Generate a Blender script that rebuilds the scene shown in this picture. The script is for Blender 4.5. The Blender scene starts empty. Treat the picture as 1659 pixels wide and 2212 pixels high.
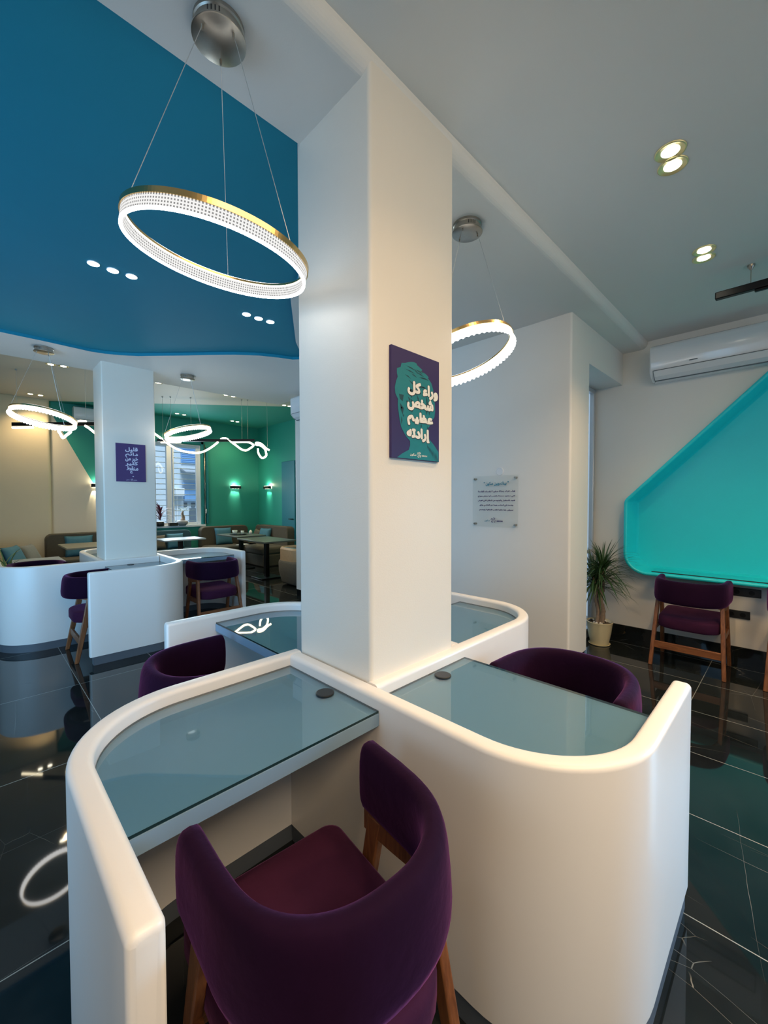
import bpy, bmesh, math, random
from mathutils import Vector, Matrix
random.seed(7)
R = math.radians
PI = math.pi
SC = bpy.context.scene
COL = SC.collection

# ------------------------------------------------------------------ camera, world, light, exposure
H = 1.5
yaw, pitch, roll = R(45.009), R(-1.613), R(-0.135)
fw = Vector((math.cos(yaw) * math.cos(pitch), math.sin(yaw) * math.cos(pitch), math.sin(pitch)))
rt = Vector((math.sin(yaw), -math.cos(yaw), 0)); up = rt.cross(fw)
rt, up = rt * math.cos(roll) + up * math.sin(roll), up * math.cos(roll) - rt * math.sin(roll)
cam = bpy.data.cameras.new('camera'); cam_o = bpy.data.objects.new('camera', cam); COL.objects.link(cam_o)
cam.sensor_fit = 'VERTICAL'; cam.sensor_height = 24.0; cam.lens = 24.0 * 891.4 / 2212
cam.clip_start = 0.02; cam.clip_end = 200
cam_o.matrix_world = Matrix(((rt.x, up.x, -fw.x, 0), (rt.y, up.y, -fw.y, 0), (rt.z, up.z, -fw.z, H), (0, 0, 0, 1)))
SC.camera = cam_o

W = bpy.data.worlds.new('world'); SC.world = W; W.use_nodes = True
W.node_tree.nodes['Background'].inputs[0].default_value = (0.62, 0.80, 1.0, 1)
W.node_tree.nodes['Background'].inputs[1].default_value = 0.5

def area(name, loc, direction, sx, sy, power, col, spread=180):
    l = bpy.data.lights.new(name, 'AREA'); l.shape = 'RECTANGLE'; l.size = sx; l.size_y = sy
    l.energy = power; l.color = col; l.spread = R(spread)
    o = bpy.data.objects.new(name, l); COL.objects.link(o); o.location = loc
    o.rotation_euler = Vector(direction).to_track_quat('-Z', 'Y').to_euler()
    return o
def spot(name, loc, power, col, angle=110, blend=0.7, direction=(0, 0, -1), size=0.03):
    l = bpy.data.lights.new(name, 'SPOT'); l.energy = power; l.color = col
    l.spot_size = R(angle); l.spot_blend = blend; l.shadow_soft_size = size
    o = bpy.data.objects.new(name, l); COL.objects.link(o); o.location = loc
    o.rotation_euler = Vector(direction).to_track_quat('-Z', 'Y').to_euler()
    return o
def point(name, loc, power, col, size=0.03):
    l = bpy.data.lights.new(name, 'POINT'); l.energy = power; l.color = col; l.shadow_soft_size = size
    o = bpy.data.objects.new(name, l); COL.objects.link(o); o.location = loc
    return o
DAY = (0.27, 0.62, 1.0)
WARM = (1.0, 0.64, 0.32)
# daylight entering by the shop windows (street side and left side) and the back-room window, plus two added fills
area('street_window_daylight', (3.75, -2.45, 1.2), (-0.15, 1, -0.1), 1.9, 1.6, 4, DAY, 120)
area('booth_panel_blue_fill', (4.80, -1.75, 1.05), (-0.86, 0.52, -0.36), 1.0, 2.0, 15, DAY, 50)  # added narrow blue fill, aimed low at the front right booth panel
area('front_ceiling_fill', (0.6, -1.1, 3.06), (0, 0.3, -1), 3.8, 1.2, 92, (1.0, 0.74, 0.46))  # added warm overhead fill for booth fronts, pillar and right wall
area('side_window_daylight', (-2.30, 2.5, 1.5), (0.8, 0.6, 0.0), 4.0, 2.2, 50, DAY, 115)
area('back_window_daylight', (3.4, 10.12, 1.9), (0, -1, -0.1), 1.0, 1.7, 28, (0.7, 0.87, 1.0))
sun = bpy.data.lights.new('overcast_sun', 'SUN'); sun.energy = 3.0; sun.angle = R(25); sun.color = (0.82, 0.92, 1.0)
sun_o = bpy.data.objects.new('overcast_sun', sun); COL.objects.link(sun_o); sun_o.rotation_euler = Vector((0.1, 0.5, -0.866)).to_track_quat('-Z', 'Y').to_euler()
SC.view_settings.view_transform = 'Standard'
SC.view_settings.look = 'None'
SC.view_settings.gamma = 1.0
SC.view_settings.use_curve_mapping = False
SC.view_settings.exposure = 0.5
SC.cycles.use_denoising = True
SC.cycles.max_bounces = 8
SC.cycles.diffuse_bounces = 4
SC.cycles.glossy_bounces = 4
SC.cycles.transparent_max_bounces = 8
SC.cycles.sample_clamp_indirect = 4.0
SC.cycles.caustics_reflective = False
SC.cycles.caustics_refractive = False

# ------------------------------------------------------------------ materials
def new_mat(name):
    m = bpy.data.materials.new(name); m.use_nodes = True
    nt = m.node_tree
    return m, nt, nt.nodes['Principled BSDF']
def N(nt, t, **kw):
    n = nt.nodes.new(t)
    for k, v in kw.items():
        if k in ('inp',):
            for a, b in v.items(): n.inputs[a].default_value = b
        else: setattr(n, k, v)
    return n
def lk(nt, a, b): nt.links.new(a, b)
def mat(name, col, rough=0.5, metal=0.0, var=0.0, scale=6.0, bump=0.0, bscale=60.0, sheen=0.0, coat=0.0, spec=0.5, sheen_col=None):
    m, nt, p = new_mat(name)
    p.inputs['Base Color'].default_value = (*col, 1); p.inputs['Roughness'].default_value = rough
    p.inputs['Metallic'].default_value = metal
    p.inputs['Specular IOR Level'].default_value = spec
    if coat: p.inputs['Coat Weight'].default_value = coat; p.inputs['Coat Roughness'].default_value = 0.08
    if sheen:
        p.inputs['Sheen Weight'].default_value = sheen; p.inputs['Sheen Roughness'].default_value = 0.35
        p.inputs['Sheen Tint'].default_value = (*(sheen_col or col), 1)
    tc = N(nt, 'ShaderNodeTexCoord')
    if var:
        no = N(nt, 'ShaderNodeTexNoise', inp={'Scale': scale, 'Detail': 4.0, 'Roughness': 0.6})
        lk(nt, tc.outputs['Object'], no.inputs['Vector'])
        mx = N(nt, 'ShaderNodeMix', data_type='RGBA')
        mx.inputs[6].default_value = (*[max(0, c * (1 - var)) for c in col], 1)
        mx.inputs[7].default_value = (*[min(1, c * (1 + var)) for c in col], 1)
        lk(nt, no.outputs['Fac'], mx.inputs[0]); lk(nt, mx.outputs[2], p.inputs['Base Color'])
    if bump:
        nb = N(nt, 'ShaderNodeTexNoise', inp={'Scale': bscale, 'Detail': 3.0})
        lk(nt, tc.outputs['Object'], nb.inputs['Vector'])
        b = N(nt, 'ShaderNodeBump', inp={'Strength': bump, 'Distance': 0.01})
        lk(nt, nb.outputs['Fac'], b.inputs['Height']); lk(nt, b.outputs['Normal'], p.inputs['Normal'])
    return m
def emit(name, col, s):
    m = bpy.data.materials.new(name); m.use_nodes = True; nt = m.node_tree
    nt.nodes.clear(); e = N(nt, 'ShaderNodeEmission'); e.inputs[0].default_value = (*col, 1); e.inputs[1].default_value = s
    o = N(nt, 'ShaderNodeOutputMaterial'); lk(nt, e.outputs[0], o.inputs[0]); return m

M = {}
M['wall'] = mat('painted_wall', (0.78, 0.77, 0.73), 0.55, var=0.02, scale=3, bump=0.05, bscale=180)
M['pillar'] = mat('pillar_paint', (0.79, 0.755, 0.68), 0.42, var=0.015, scale=3, bump=0.05, bscale=160)
M['ceil'] = mat('ceiling_paint', (0.76, 0.76, 0.73), 0.7, var=0.02, scale=2, bump=0.03, bscale=200)
M['tealceil'] = mat('teal_ceiling_paint', (0.004, 0.255, 0.375), 0.75, var=0.05, scale=2, bump=0.05, bscale=200)
M['beige'] = mat('beige_wall_paint', (0.70, 0.60, 0.40), 0.6, var=0.04, scale=3, bump=0.05, bscale=150)
M['booth'] = mat('booth_lacquer', (0.82, 0.80, 0.77), 0.36, var=0.01, scale=4, coat=0.08)
M['plinth'] = mat('plinth_grey', (0.10, 0.12, 0.145), 0.4, var=0.05)
M['desk'] = mat('desk_grey_laminate', (0.20, 0.31, 0.425), 0.35, var=0.03)
M['rubber'] = mat('black_plastic', (0.012, 0.013, 0.014), 0.4)
M['blackmetal'] = mat('black_metal', (0.012, 0.012, 0.013), 0.35, 0.6)
M['velvet'] = mat('shaded_purple_velvet', (0.011, 0.0017, 0.014), 0.85, var=0.35, scale=9, bump=0.15, bscale=35, sheen=0.36, sheen_col=(0.55, 0.17, 0.62), spec=0.1)  # chair velvet with the shade on the backs put into its base colour
M['seatvelvet'] = mat('lit_plum_velvet_seat', (0.042, 0.010, 0.034), 0.85, var=0.35, scale=9, bump=0.15, bscale=35, sheen=0.25, sheen_col=(0.5, 0.17, 0.45), spec=0.1)  # lighter copy of the chair velvet, for the lit seat
M['steel'] = mat('brushed_nickel', (0.42, 0.39, 0.34), 0.32, 1.0, var=0.15, scale=30)
M['brass'] = mat('brass', (0.75, 0.52, 0.22), 0.25, 1.0)
M['cable'] = mat('steel_cable', (0.55, 0.58, 0.58), 0.4, 0.7)
M['niche'] = mat('turquoise_lacquer', (0.012, 0.68, 0.76), 0.38, var=0.04, scale=3, bump=0.02, bscale=120)
M['acw'] = mat('white_ac_plastic', (0.80, 0.82, 0.84), 0.15, coat=0.4)
M['acd'] = mat('ac_shadow_gap', (0.10, 0.13, 0.15), 0.5)
M['alu'] = mat('aluminium_frame', (0.62, 0.66, 0.70), 0.35, 0.6)
M['winwhite'] = mat('white_window_frame', (0.74, 0.80, 0.84), 0.4)
M['casing'] = mat('teal_casing', (0.012, 0.20, 0.22), 0.45, var=0.05)
M['blueteal'] = mat('blue_teal_panel', (0.010, 0.16, 0.22), 0.45, var=0.05)
M['sofa'] = mat('olive_brown_fabric', (0.075, 0.066, 0.046), 0.9, var=0.2, scale=30, bump=0.2, bscale=200, sheen=0.2)
M['armch'] = mat('grey_olive_fabric', (0.13, 0.125, 0.105), 0.9, var=0.2, scale=30, bump=0.2, bscale=200, sheen=0.2)
M['bluesofa'] = mat('dark_blue_fabric', (0.03, 0.085, 0.11), 0.9, var=0.2, scale=30, bump=0.2, bscale=200, sheen=0.2)
M['cush'] = mat('blue_cushion_fabric', (0.04, 0.15, 0.21), 0.8, var=0.2, scale=12, bump=0.15, bscale=60, sheen=0.4)
M['cushg'] = mat('grey_cushion_fabric', (0.17, 0.19, 0.18), 0.85, var=0.15, scale=12, bump=0.15, bscale=60, sheen=0.3)
M['cushb'] = mat('brown_cushion_fabric', (0.10, 0.088, 0.06), 0.85, var=0.15, scale=12, sheen=0.2)
M['ttop'] = mat('dark_table_laminate', (0.085, 0.105, 0.095), 0.35, var=0.08, scale=20)
M['ttopl'] = mat('olive_table_laminate', (0.17, 0.165, 0.12), 0.35, var=0.08, scale=20)
M['ttopb'] = mat('pale_table_laminate', (0.24, 0.31, 0.36), 0.3, var=0.06, scale=20)
M['pot'] = mat('cream_pot_glaze', (0.62, 0.56, 0.36), 0.35, coat=0.3)
M['soil'] = mat('soil', (0.10, 0.075, 0.05), 0.95, var=0.4, scale=40, bump=0.5, bscale=80)
M['pebw'] = mat('white_pebbles', (0.75, 0.72, 0.68), 0.5, var=0.2, scale=40)
M['bark'] = mat('grey_bark', (0.26, 0.20, 0.15), 0.9, var=0.4, scale=40, bump=0.6, bscale=50)
M['leaf'] = mat('dark_green_leaf', (0.035, 0.085, 0.022), 0.4, var=0.45, scale=12)
M['leafl'] = mat('light_green_leaf', (0.16, 0.22, 0.07), 0.45, var=0.45, scale=12)
M['leafr'] = mat('burgundy_leaf', (0.10, 0.012, 0.03), 0.45, var=0.4, scale=12)
M['stonepot'] = mat('grey_stone_pot', (0.28, 0.28, 0.29), 0.7, var=0.15, scale=20)
M['glass_drink'] = mat('drinking_glass', (0.45, 0.55, 0.52), 0.05)
M['paper'] = mat('white_paper', (0.75, 0.73, 0.68), 0.7)
M['facade'] = mat('pale_stone_facade', (0.62, 0.70, 0.76), 0.8, var=0.18, scale=1.6, bump=0.3, bscale=8)
M['shutter'] = mat('blue_shutter', (0.22, 0.42, 0.72), 0.6)
M['awning'] = mat('grey_awning', (0.35, 0.38, 0.42), 0.7)
M['darkwin'] = mat('dark_window', (0.12, 0.15, 0.18), 0.3)
M['ink_w'] = mat('white_ink', (0.80, 0.80, 0.76), 0.5)
M['ink_l'] = mat('lilac_ink', (0.62, 0.66, 0.84), 0.5)
M['ink_dk'] = mat('dark_ink', (0.015, 0.03, 0.035), 0.5)
M['ink_p'] = mat('purple_ink', (0.05, 0.03, 0.13), 0.5)
M['ink_t'] = mat('teal_ink', (0.012, 0.22, 0.32), 0.5)
M['poster_p'] = mat('poster_purple', (0.026, 0.013, 0.095), 0.5, var=0.08)
M['poster_v'] = mat('poster_violet', (0.050, 0.030, 0.15), 0.45, var=0.08)
M['poster_t'] = mat('poster_teal', (0.004, 0.19, 0.225), 0.5, var=0.12, scale=30)
M['poster_td'] = mat('poster_dark_teal', (0.005, 0.05, 0.07), 0.5)
M['lens'] = emit('warm_lamp_lens', (1.0, 0.93, 0.74), 14)
M['lensb'] = emit('cool_lamp_lens', (0.86, 0.95, 1.0), 14)
M['ringglow'] = emit('ring_led', (1.0, 0.985, 0.95), 5.5)
M['tube'] = emit('warm_led_tube', (1.0, 0.86, 0.58), 7)
M['sconceglow'] = emit('sconce_led', (1.0, 0.93, 0.70), 10)
M['lampring'] = mat('gold_lamp_trim', (0.80, 0.70, 0.35), 0.3, 0.6)
M['concrete'] = mat('street_concrete', (0.35, 0.36, 0.37), 0.9, var=0.2)

def wood(name='walnut_wood', sc=(18, 18, 2.2)):
    m, nt, p = new_mat(name)
    tc = N(nt, 'ShaderNodeTexCoord'); mp = N(nt, 'ShaderNodeMapping'); mp.inputs['Scale'].default_value = sc
    no = N(nt, 'ShaderNodeTexNoise', inp={'Scale': 3.0, 'Detail': 5.0, 'Distortion': 1.2})
    cr = N(nt, 'ShaderNodeValToRGB'); cr.color_ramp.elements[0].position = 0.3; cr.color_ramp.elements[1].position = 0.75
    cr.color_ramp.elements[0].color = (0.125, 0.042, 0.016, 1); cr.color_ramp.elements[1].color = (0.29, 0.115, 0.042, 1)
    lk(nt, tc.outputs['Object'], mp.inputs[0]); lk(nt, mp.outputs[0], no.inputs['Vector']); lk(nt, no.outputs['Fac'], cr.inputs[0])
    lk(nt, cr.outputs[0], p.inputs['Base Color']); p.inputs['Roughness'].default_value = 0.42
    return m
M['wood'] = wood(); M['woodx'] = wood('walnut_wood_crosswise', (2.2, 18, 18))

def marble(name, tiles=True):
    m, nt, p = new_mat(name)
    tc = N(nt, 'ShaderNodeTexCoord')
    n1 = N(nt, 'ShaderNodeTexNoise', inp={'Scale': 1.3, 'Detail': 6.0, 'Roughness': 0.65})
    lk(nt, tc.outputs['Object'], n1.inputs['Vector'])
    base = N(nt, 'ShaderNodeValToRGB')
    base.color_ramp.elements[0].position = 0.35; base.color_ramp.elements[0].color = (0.0045, 0.0060, 0.0065, 1)
    base.color_ramp.elements[1].position = 0.75; base.color_ramp.elements[1].color = (0.022, 0.028, 0.029, 1)
    lk(nt, n1.outputs['Fac'], base.inputs[0])
    # thin veins: stretched voronoi edges, broken up by noise
    cur = base.outputs[0]
    for rot, scl, thr, msk, colr in ((0.5, (1.5, 0.42, 1), 0.0008, 0.52, (0.26, 0.27, 0.25, 1)), (-0.75, (0.45, 1.8, 1), 0.0009, 0.53, (0.20, 0.21, 0.20, 1)), (1.15, (2.6, 0.8, 1), 0.0010, 0.56, (0.24, 0.22, 0.18, 1))):
        mp = N(nt, 'ShaderNodeMapping'); mp.inputs['Rotation'].default_value = (0, 0, rot); mp.inputs['Scale'].default_value = scl
        lk(nt, tc.outputs['Object'], mp.inputs[0])
        nd = N(nt, 'ShaderNodeTexNoise', inp={'Scale': 2.2, 'Detail': 3.0}); lk(nt, mp.outputs[0], nd.inputs['Vector'])
        ad = N(nt, 'ShaderNodeVectorMath', operation='MULTIPLY_ADD'); ad.inputs[1].default_value = (0.06, 0.06, 0.06)
        lk(nt, nd.outputs['Color'], ad.inputs[0]); lk(nt, mp.outputs[0], ad.inputs[2])
        v = N(nt, 'ShaderNodeTexVoronoi', feature='DISTANCE_TO_EDGE', inp={'Scale': 1.25}); lk(nt, ad.outputs[0], v.inputs['Vector'])
        ls = N(nt, 'ShaderNodeMath', operation='LESS_THAN'); ls.inputs[1].default_value = thr; lk(nt, v.outputs['Distance'], ls.inputs[0])
        nm = N(nt, 'ShaderNodeTexNoise', inp={'Scale': 1.7, 'Detail': 2.0}); lk(nt, mp.outputs[0], nm.inputs['Vector'])
        gt = N(nt, 'ShaderNodeMapRange'); gt.inputs[1].default_value = msk; gt.inputs[2].default_value = msk + 0.12; lk(nt, nm.outputs['Fac'], gt.inputs[0])
        mu = N(nt, 'ShaderNodeMath', operation='MULTIPLY'); lk(nt, ls.outputs[0], mu.inputs[0]); lk(nt, gt.outputs[0], mu.inputs[1])
        mx = N(nt, 'ShaderNodeMix', data_type='RGBA'); mx.inputs[7].default_value = colr
        lk(nt, mu.outputs[0], mx.inputs[0]); lk(nt, cur, mx.inputs[6]); cur = mx.outputs[2]
    if tiles:
        sx = N(nt, 'ShaderNodeSeparateXYZ'); lk(nt, tc.outputs['Object'], sx.inputs[0])
        gs = []
        for ax, off, per in (('X', 0.005, 0.6), ('Y', -0.53, 1.2)):
            a = N(nt, 'ShaderNodeMath', operation='ADD'); a.inputs[1].default_value = off + 60 * per; lk(nt, sx.outputs[ax], a.inputs[0])
            mo = N(nt, 'ShaderNodeMath', operation='MODULO'); mo.inputs[1].default_value = per; lk(nt, a.outputs[0], mo.inputs[0])
            l1 = N(nt, 'ShaderNodeMath', operation='LESS_THAN'); l1.inputs[1].default_value = 0.0042; lk(nt, mo.outputs[0], l1.inputs[0]); gs.append(l1)
        mxx = N(nt, 'ShaderNodeMath', operation='MAXIMUM'); lk(nt, gs[0].outputs[0], mxx.inputs[0]); lk(nt, gs[1].outputs[0], mxx.inputs[1])
        mx = N(nt, 'ShaderNodeMix', data_type='RGBA'); mx.inputs[7].default_value = (0.30, 0.32, 0.30, 1)
        lk(nt, mxx.outputs[0], mx.inputs[0]); lk(nt, cur, mx.inputs[6]); cur = mx.outputs[2]
    lk(nt, cur, p.inputs['Base Color']); p.inputs['Roughness'].default_value = 0.035
    p.inputs['Specular IOR Level'].default_value = 0.45
    return m
M['floor'] = marble('black_marble_tiles'); M['skirt'] = marble('black_marble_skirting', False)

def sheet_glass(name, tint=(0.92, 0.97, 0.95), rough=0.0, base=0.0):
    m = bpy.data.materials.new(name); m.use_nodes = True; nt = m.node_tree; nt.nodes.clear()
    t = N(nt, 'ShaderNodeBsdfTransparent'); t.inputs[0].default_value = (*tint, 1)
    g = N(nt, 'ShaderNodeBsdfGlossy'); g.inputs['Roughness'].default_value = rough
    fr = N(nt, 'ShaderNodeFresnel'); fr.inputs[0].default_value = 1.5
    ad = N(nt, 'ShaderNodeMath', operation='ADD'); ad.inputs[1].default_value = base; ad.use_clamp = True
    mx = N(nt, 'ShaderNodeMixShader'); o = N(nt, 'ShaderNodeOutputMaterial')
    ge = N(nt, 'ShaderNodeNewGeometry'); iv = N(nt, 'ShaderNodeMath', operation='SUBTRACT'); iv.inputs[0].default_value = 1.0; lk(nt, ge.outputs['Backfacing'], iv.inputs[1])
    mu = N(nt, 'ShaderNodeMath', operation='MULTIPLY'); lk(nt, ad.outputs[0], mu.inputs[0]); lk(nt, iv.outputs[0], mu.inputs[1])
    lk(nt, fr.outputs[0], ad.inputs[0]); lk(nt, mu.outputs[0], mx.inputs[0]); lk(nt, t.outputs[0], mx.inputs[1]); lk(nt, g.outputs[0], mx.inputs[2]); lk(nt, mx.outputs[0], o.inputs[0])
    return m
M['glass'] = sheet_glass('window_glass', (0.93, 0.97, 1.0))
M['acrylic'] = sheet_glass('clear_acrylic', (0.97, 0.98, 0.98), 0.02, 0.0)
M['topglass'] = sheet_glass('desk_top_glass', (0.86, 0.94, 0.95), 0.02, 0.10)
M['glassedge'] = mat('dark_glass_edge', (0.01, 0.03, 0.035), 0.2)

def split_paint(name, ca, cb, axis_expr, rough=0.6):
    """two paints meeting along a straight line: a*x + b*y + c*z > d gets the second colour"""
    m, nt, p = new_mat(name); a, b, c, d = axis_expr
    tc = N(nt, 'ShaderNodeTexCoord'); dt = N(nt, 'ShaderNodeVectorMath', operation='DOT_PRODUCT'); dt.inputs[1].default_value = (a, b, c)
    lk(nt, tc.outputs['Object'], dt.inputs[0])
    g = N(nt, 'ShaderNodeMath', operation='GREATER_THAN'); g.inputs[1].default_value = d; lk(nt, dt.outputs['Value'], g.inputs[0])
    mx = N(nt, 'ShaderNodeMix', data_type='RGBA'); mx.inputs[6].default_value = (*ca, 1); mx.inputs[7].default_value = (*cb, 1)
    lk(nt, g.outputs[0], mx.inputs[0]); lk(nt, mx.outputs[2], p.inputs['Base Color']); p.inputs['Roughness'].default_value = rough
    nb = N(nt, 'ShaderNodeTexNoise', inp={'Scale': 160.0}); lk(nt, tc.outputs['Object'], nb.inputs['Vector'])
    bp = N(nt, 'ShaderNodeBump', inp={'Strength': 0.05, 'Distance': 0.01}); lk(nt, nb.outputs['Fac'], bp.inputs['Height']); lk(nt, bp.outputs[0], p.inputs['Normal'])
    return m
GREEN = (0.022, 0.29, 0.225)
M['green'] = mat('green_wall_paint', GREEN, 0.45, var=0.05, scale=3, bump=0.05, bscale=160)
M['ceil_split'] = split_paint('ceiling_two_paints', (0.66, 0.62, 0.54), GREEN, (2.96, 3.76, 0.0, 2.96 * 1.05 + 3.76 * 10.2))
M['wall_split'] = split_paint('back_wall_two_paints', (0.70, 0.62, 0.48), GREEN, (1.0, 0.0, 0.484, 1.02 + 3.42 * 0.484))

def ring_band():
    """clear light guide with rows of little dots, brighter along both rims"""
    m = bpy.data.materials.new('dotted_light_guide'); m.use_nodes = True; nt = m.node_tree; nt.nodes.clear()
    tc = N(nt, 'ShaderNodeTexCoord'); s = N(nt, 'ShaderNodeSeparateXYZ'); lk(nt, tc.outputs['Object'], s.inputs[0])
    at = N(nt, 'ShaderNodeMath', operation='ARCTAN2'); lk(nt, s.outputs['Y'], at.inputs[0]); lk(nt, s.outputs['X'], at.inputs[1])
    def rep(sock, k, thr):
        a = N(nt, 'ShaderNodeMath', operation='MULTIPLY_ADD'); a.inputs[1].default_value = k; a.inputs[2].default_value = 500.0; lk(nt, sock, a.inputs[0])
        f = N(nt, 'ShaderNodeMath', operation='FRACT'); lk(nt, a.outputs[0], f.inputs[0])
        l = N(nt, 'ShaderNodeMath', operation='LESS_THAN'); l.inputs[1].default_value = thr; lk(nt, f.outputs[0], l.inputs[0]); return l
    da = rep(at.outputs[0], 200 / (2 * PI), 0.5); dz = rep(s.outputs['Z'], 1 / 0.0088, 0.52)
    zin = N(nt, 'ShaderNodeMath', operation='COMPARE'); zin.inputs[1].default_value = 0.0; zin.inputs[2].default_value = 0.0185; lk(nt, s.outputs['Z'], zin.inputs[0])
    mu = N(nt, 'ShaderNodeMath', operation='MULTIPLY'); lk(nt, da.outputs[0], mu.inputs[0]); lk(nt, dz.outputs[0], mu.inputs[1])
    mr = N(nt, 'ShaderNodeMapRange'); mr.inputs[3].default_value = 0.66; mr.inputs[4].default_value = 0.19; lk(nt, mu.outputs[0], mr.inputs[0])
    mx = N(nt, 'ShaderNodeMix', data_type='FLOAT'); mx.inputs[2].default_value = 13.0; lk(nt, zin.outputs[0], mx.inputs[0]); lk(nt, mr.outputs[0], mx.inputs[3])
    e = N(nt, 'ShaderNodeEmission'); e.inputs[0].default_value = (1.0, 0.99, 0.97, 1); lk(nt, mx.outputs[0], e.inputs[1])
    o = N(nt, 'ShaderNodeOutputMaterial'); lk(nt, e.outputs[0], o.inputs[0]); return m
M['ringband'] = ring_band()

# ------------------------------------------------------------------ mesh helpers
def box(bm, x0, y0, z0, x1, y1, z1, mtx=None):
    vs = [bm.verts.new((x, y, z)) for x in (x0, x1) for y in (y0, y1) for z in (z0, z1)]
    if mtx is not None:
        for v in vs: v.co = mtx @ v.co
    for f in ((0, 1, 3, 2), (4, 6, 7, 5), (0, 4, 5, 1), (2, 3, 7, 6), (0, 2, 6, 4), (1, 5, 7, 3)):
        bm.faces.new([vs[i] for i in f])
    return vs
def loft(bm, rings, closed=True, caps=True):
    vr = [[bm.verts.new(p) for p in r] for r in rings]
    n = len(vr[0])
    for a, b in zip(vr, vr[1:]):
        for i in range(n if closed else n - 1):
            j = (i + 1) % n
            bm.faces.new((a[i], a[j], b[j], b[i]))
    if caps and closed:
        bm.faces.new(list(reversed(vr[0]))); bm.faces.new(vr[-1])
    return vr
def tube(bm, pts, r, seg=8, caps=True):
    pts = [Vector(p) for p in pts]
    rr = r if isinstance(r, (list, tuple)) else [r] * len(pts)
    rings = []; prev = None
    for i, p in enumerate(pts):
        d = (pts[min(i + 1, len(pts) - 1)] - pts[max(i - 1, 0)]).normalized()
        ref = Vector((0, 0, 1)) if abs(d.z) < 0.95 else Vector((1, 0, 0))
        if prev is None: s = d.cross(ref).normalized()
        else: s = (prev - d * prev.dot(d)).normalized()
        prev = s; t = d.cross(s)
        rings.append([p + (s * math.cos(2 * PI * k / seg) + t * math.sin(2 * PI * k / seg)) * rr[i] for k in range(seg)])
    loft(bm, rings, True, caps)
def lathe(bm, prof, cx=0, cy=0, seg=28, caps=True):
    loft(bm, [[(cx + r * math.cos(2 * PI * k / seg), cy + r * math.sin(2 * PI * k / seg), z) for k in range(seg)] for r, z in prof], True, caps)
def prism(bm, poly, z0, z1):
    loft(bm, [[(x, y, z0) for x, y in poly], [(x, y, z1) for x, y in poly]], True, True)
def sphere(bm, c, r, sx=1, sy=1, sz=1, seg=10):
    mt = Matrix.Translation(c) @ Matrix.Diagonal((sx * r, sy * r, sz * r, 1))
    bmesh.ops.create_uvsphere(bm, u_segments=seg, v_segments=max(6, seg // 2 + 2), radius=1, matrix=mt)
def obj(name, bm, m, parent=None, smooth=False, bevel=0.0, seg=2, subsurf=0, loc=None):
    bmesh.ops.recalc_face_normals(bm, faces=bm.faces[:])
    me = bpy.data.meshes.new(name); bm.to_mesh(me); bm.free()
    mm = m if isinstance(m, (list, tuple)) else [m]
    for k in mm: me.materials.append(M[k] if isinstance(k, str) else k)
    o = bpy.data.objects.new(name, me); COL.objects.link(o)
    if smooth:
        for p in me.polygons: p.use_smooth = True
    if bevel:
        b = o.modifiers.new('bevel', 'BEVEL'); b.width = bevel; b.segments = seg; b.limit_method = 'ANGLE'; b.angle_limit = R(40)
        b.harden_normals = False
        for p in me.polygons: p.use_smooth = True
        try:
            me.set_sharp_from_angle(angle=R(50))
        except Exception: pass
    if subsurf:
        s = o.modifiers.new('subsurf', 'SUBSURF'); s.levels = subsurf; s.render_levels = subsurf
    if parent is not None: o.parent = parent
    if loc is not None: o.location = loc
    return o
def thing(name, label, cat, loc=(0, 0, 0), rz=0.0, group=None):
    o = bpy.data.objects.new(name, None); COL.objects.link(o); o.empty_display_size = 0.1
    o.location = loc; o.rotation_euler = (0, 0, rz); o['label'] = label; o['category'] = cat
    if group: o['group'] = group
    return o
def tag(o, label, cat, group=None):
    o['label'] = label; o['category'] = cat
    if group: o['group'] = group
    return o
def struct(name, bm, m, parent=None, **kw):
    o = obj(name, bm, m, parent, **kw)
    if parent is None: o['kind'] = 'structure'
    return o
def dup(root, loc, rz, label, group=None):
    r = root.copy(); COL.objects.link(r); r.location = loc; r.rotation_euler = (0, 0, rz); r['label'] = label
    if group: r['group'] = group
    for ch in list(root.children):
        c = ch.copy(); COL.objects.link(c); c.parent = r
        for g in ch.children:
            d = g.copy(); COL.objects.link(d); d.parent = c
    return r
def ngon_hole(bm, outer, inner, tf):
    """flat face with a hole; 2-D loops mapped to 3-D by tf"""
    es = []
    for lp in (outer, inner):
        vs = [bm.verts.new(tf(*p)) for p in lp]
        es += [bm.edges.new((vs[i], vs[(i + 1) % len(vs)])) for i in range(len(vs))]
    bmesh.ops.triangle_fill(bm, use_beauty=True, use_dissolve=False, edges=es)
def round_poly(pts, r, n=8):
    """polygon with its corners rounded (r may be a list)"""
    out = []; k = len(pts)
    for i in range(k):
        rr = r[i] if isinstance(r, (list, tuple)) else r
        p, a, b = Vector(pts[i]), Vector(pts[i - 1]), Vector(pts[(i + 1) % k])
        if rr <= 0: out.append(tuple(p)); continue
        da, db = (a - p).normalized(), (b - p).normalized()
        ang = da.angle(db); t = rr / math.tan(ang / 2); s = p + da * t; e = p + db * t
        c = p + (da + db).normalized() * (rr / math.sin(ang / 2))
        v0, v1 = s - c, e - c; a0 = math.atan2(v0.y, v0.x); a1 = math.atan2(v1.y, v1.x); d = a1 - a0
        while d > PI: d -= 2 * PI
        while d < -PI: d += 2 * PI
        for j in range(n + 1):
            an = a0 + d * j / n; out.append((c.x + rr * math.cos(an), c.y + rr * math.sin(an)))
    return out

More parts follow.
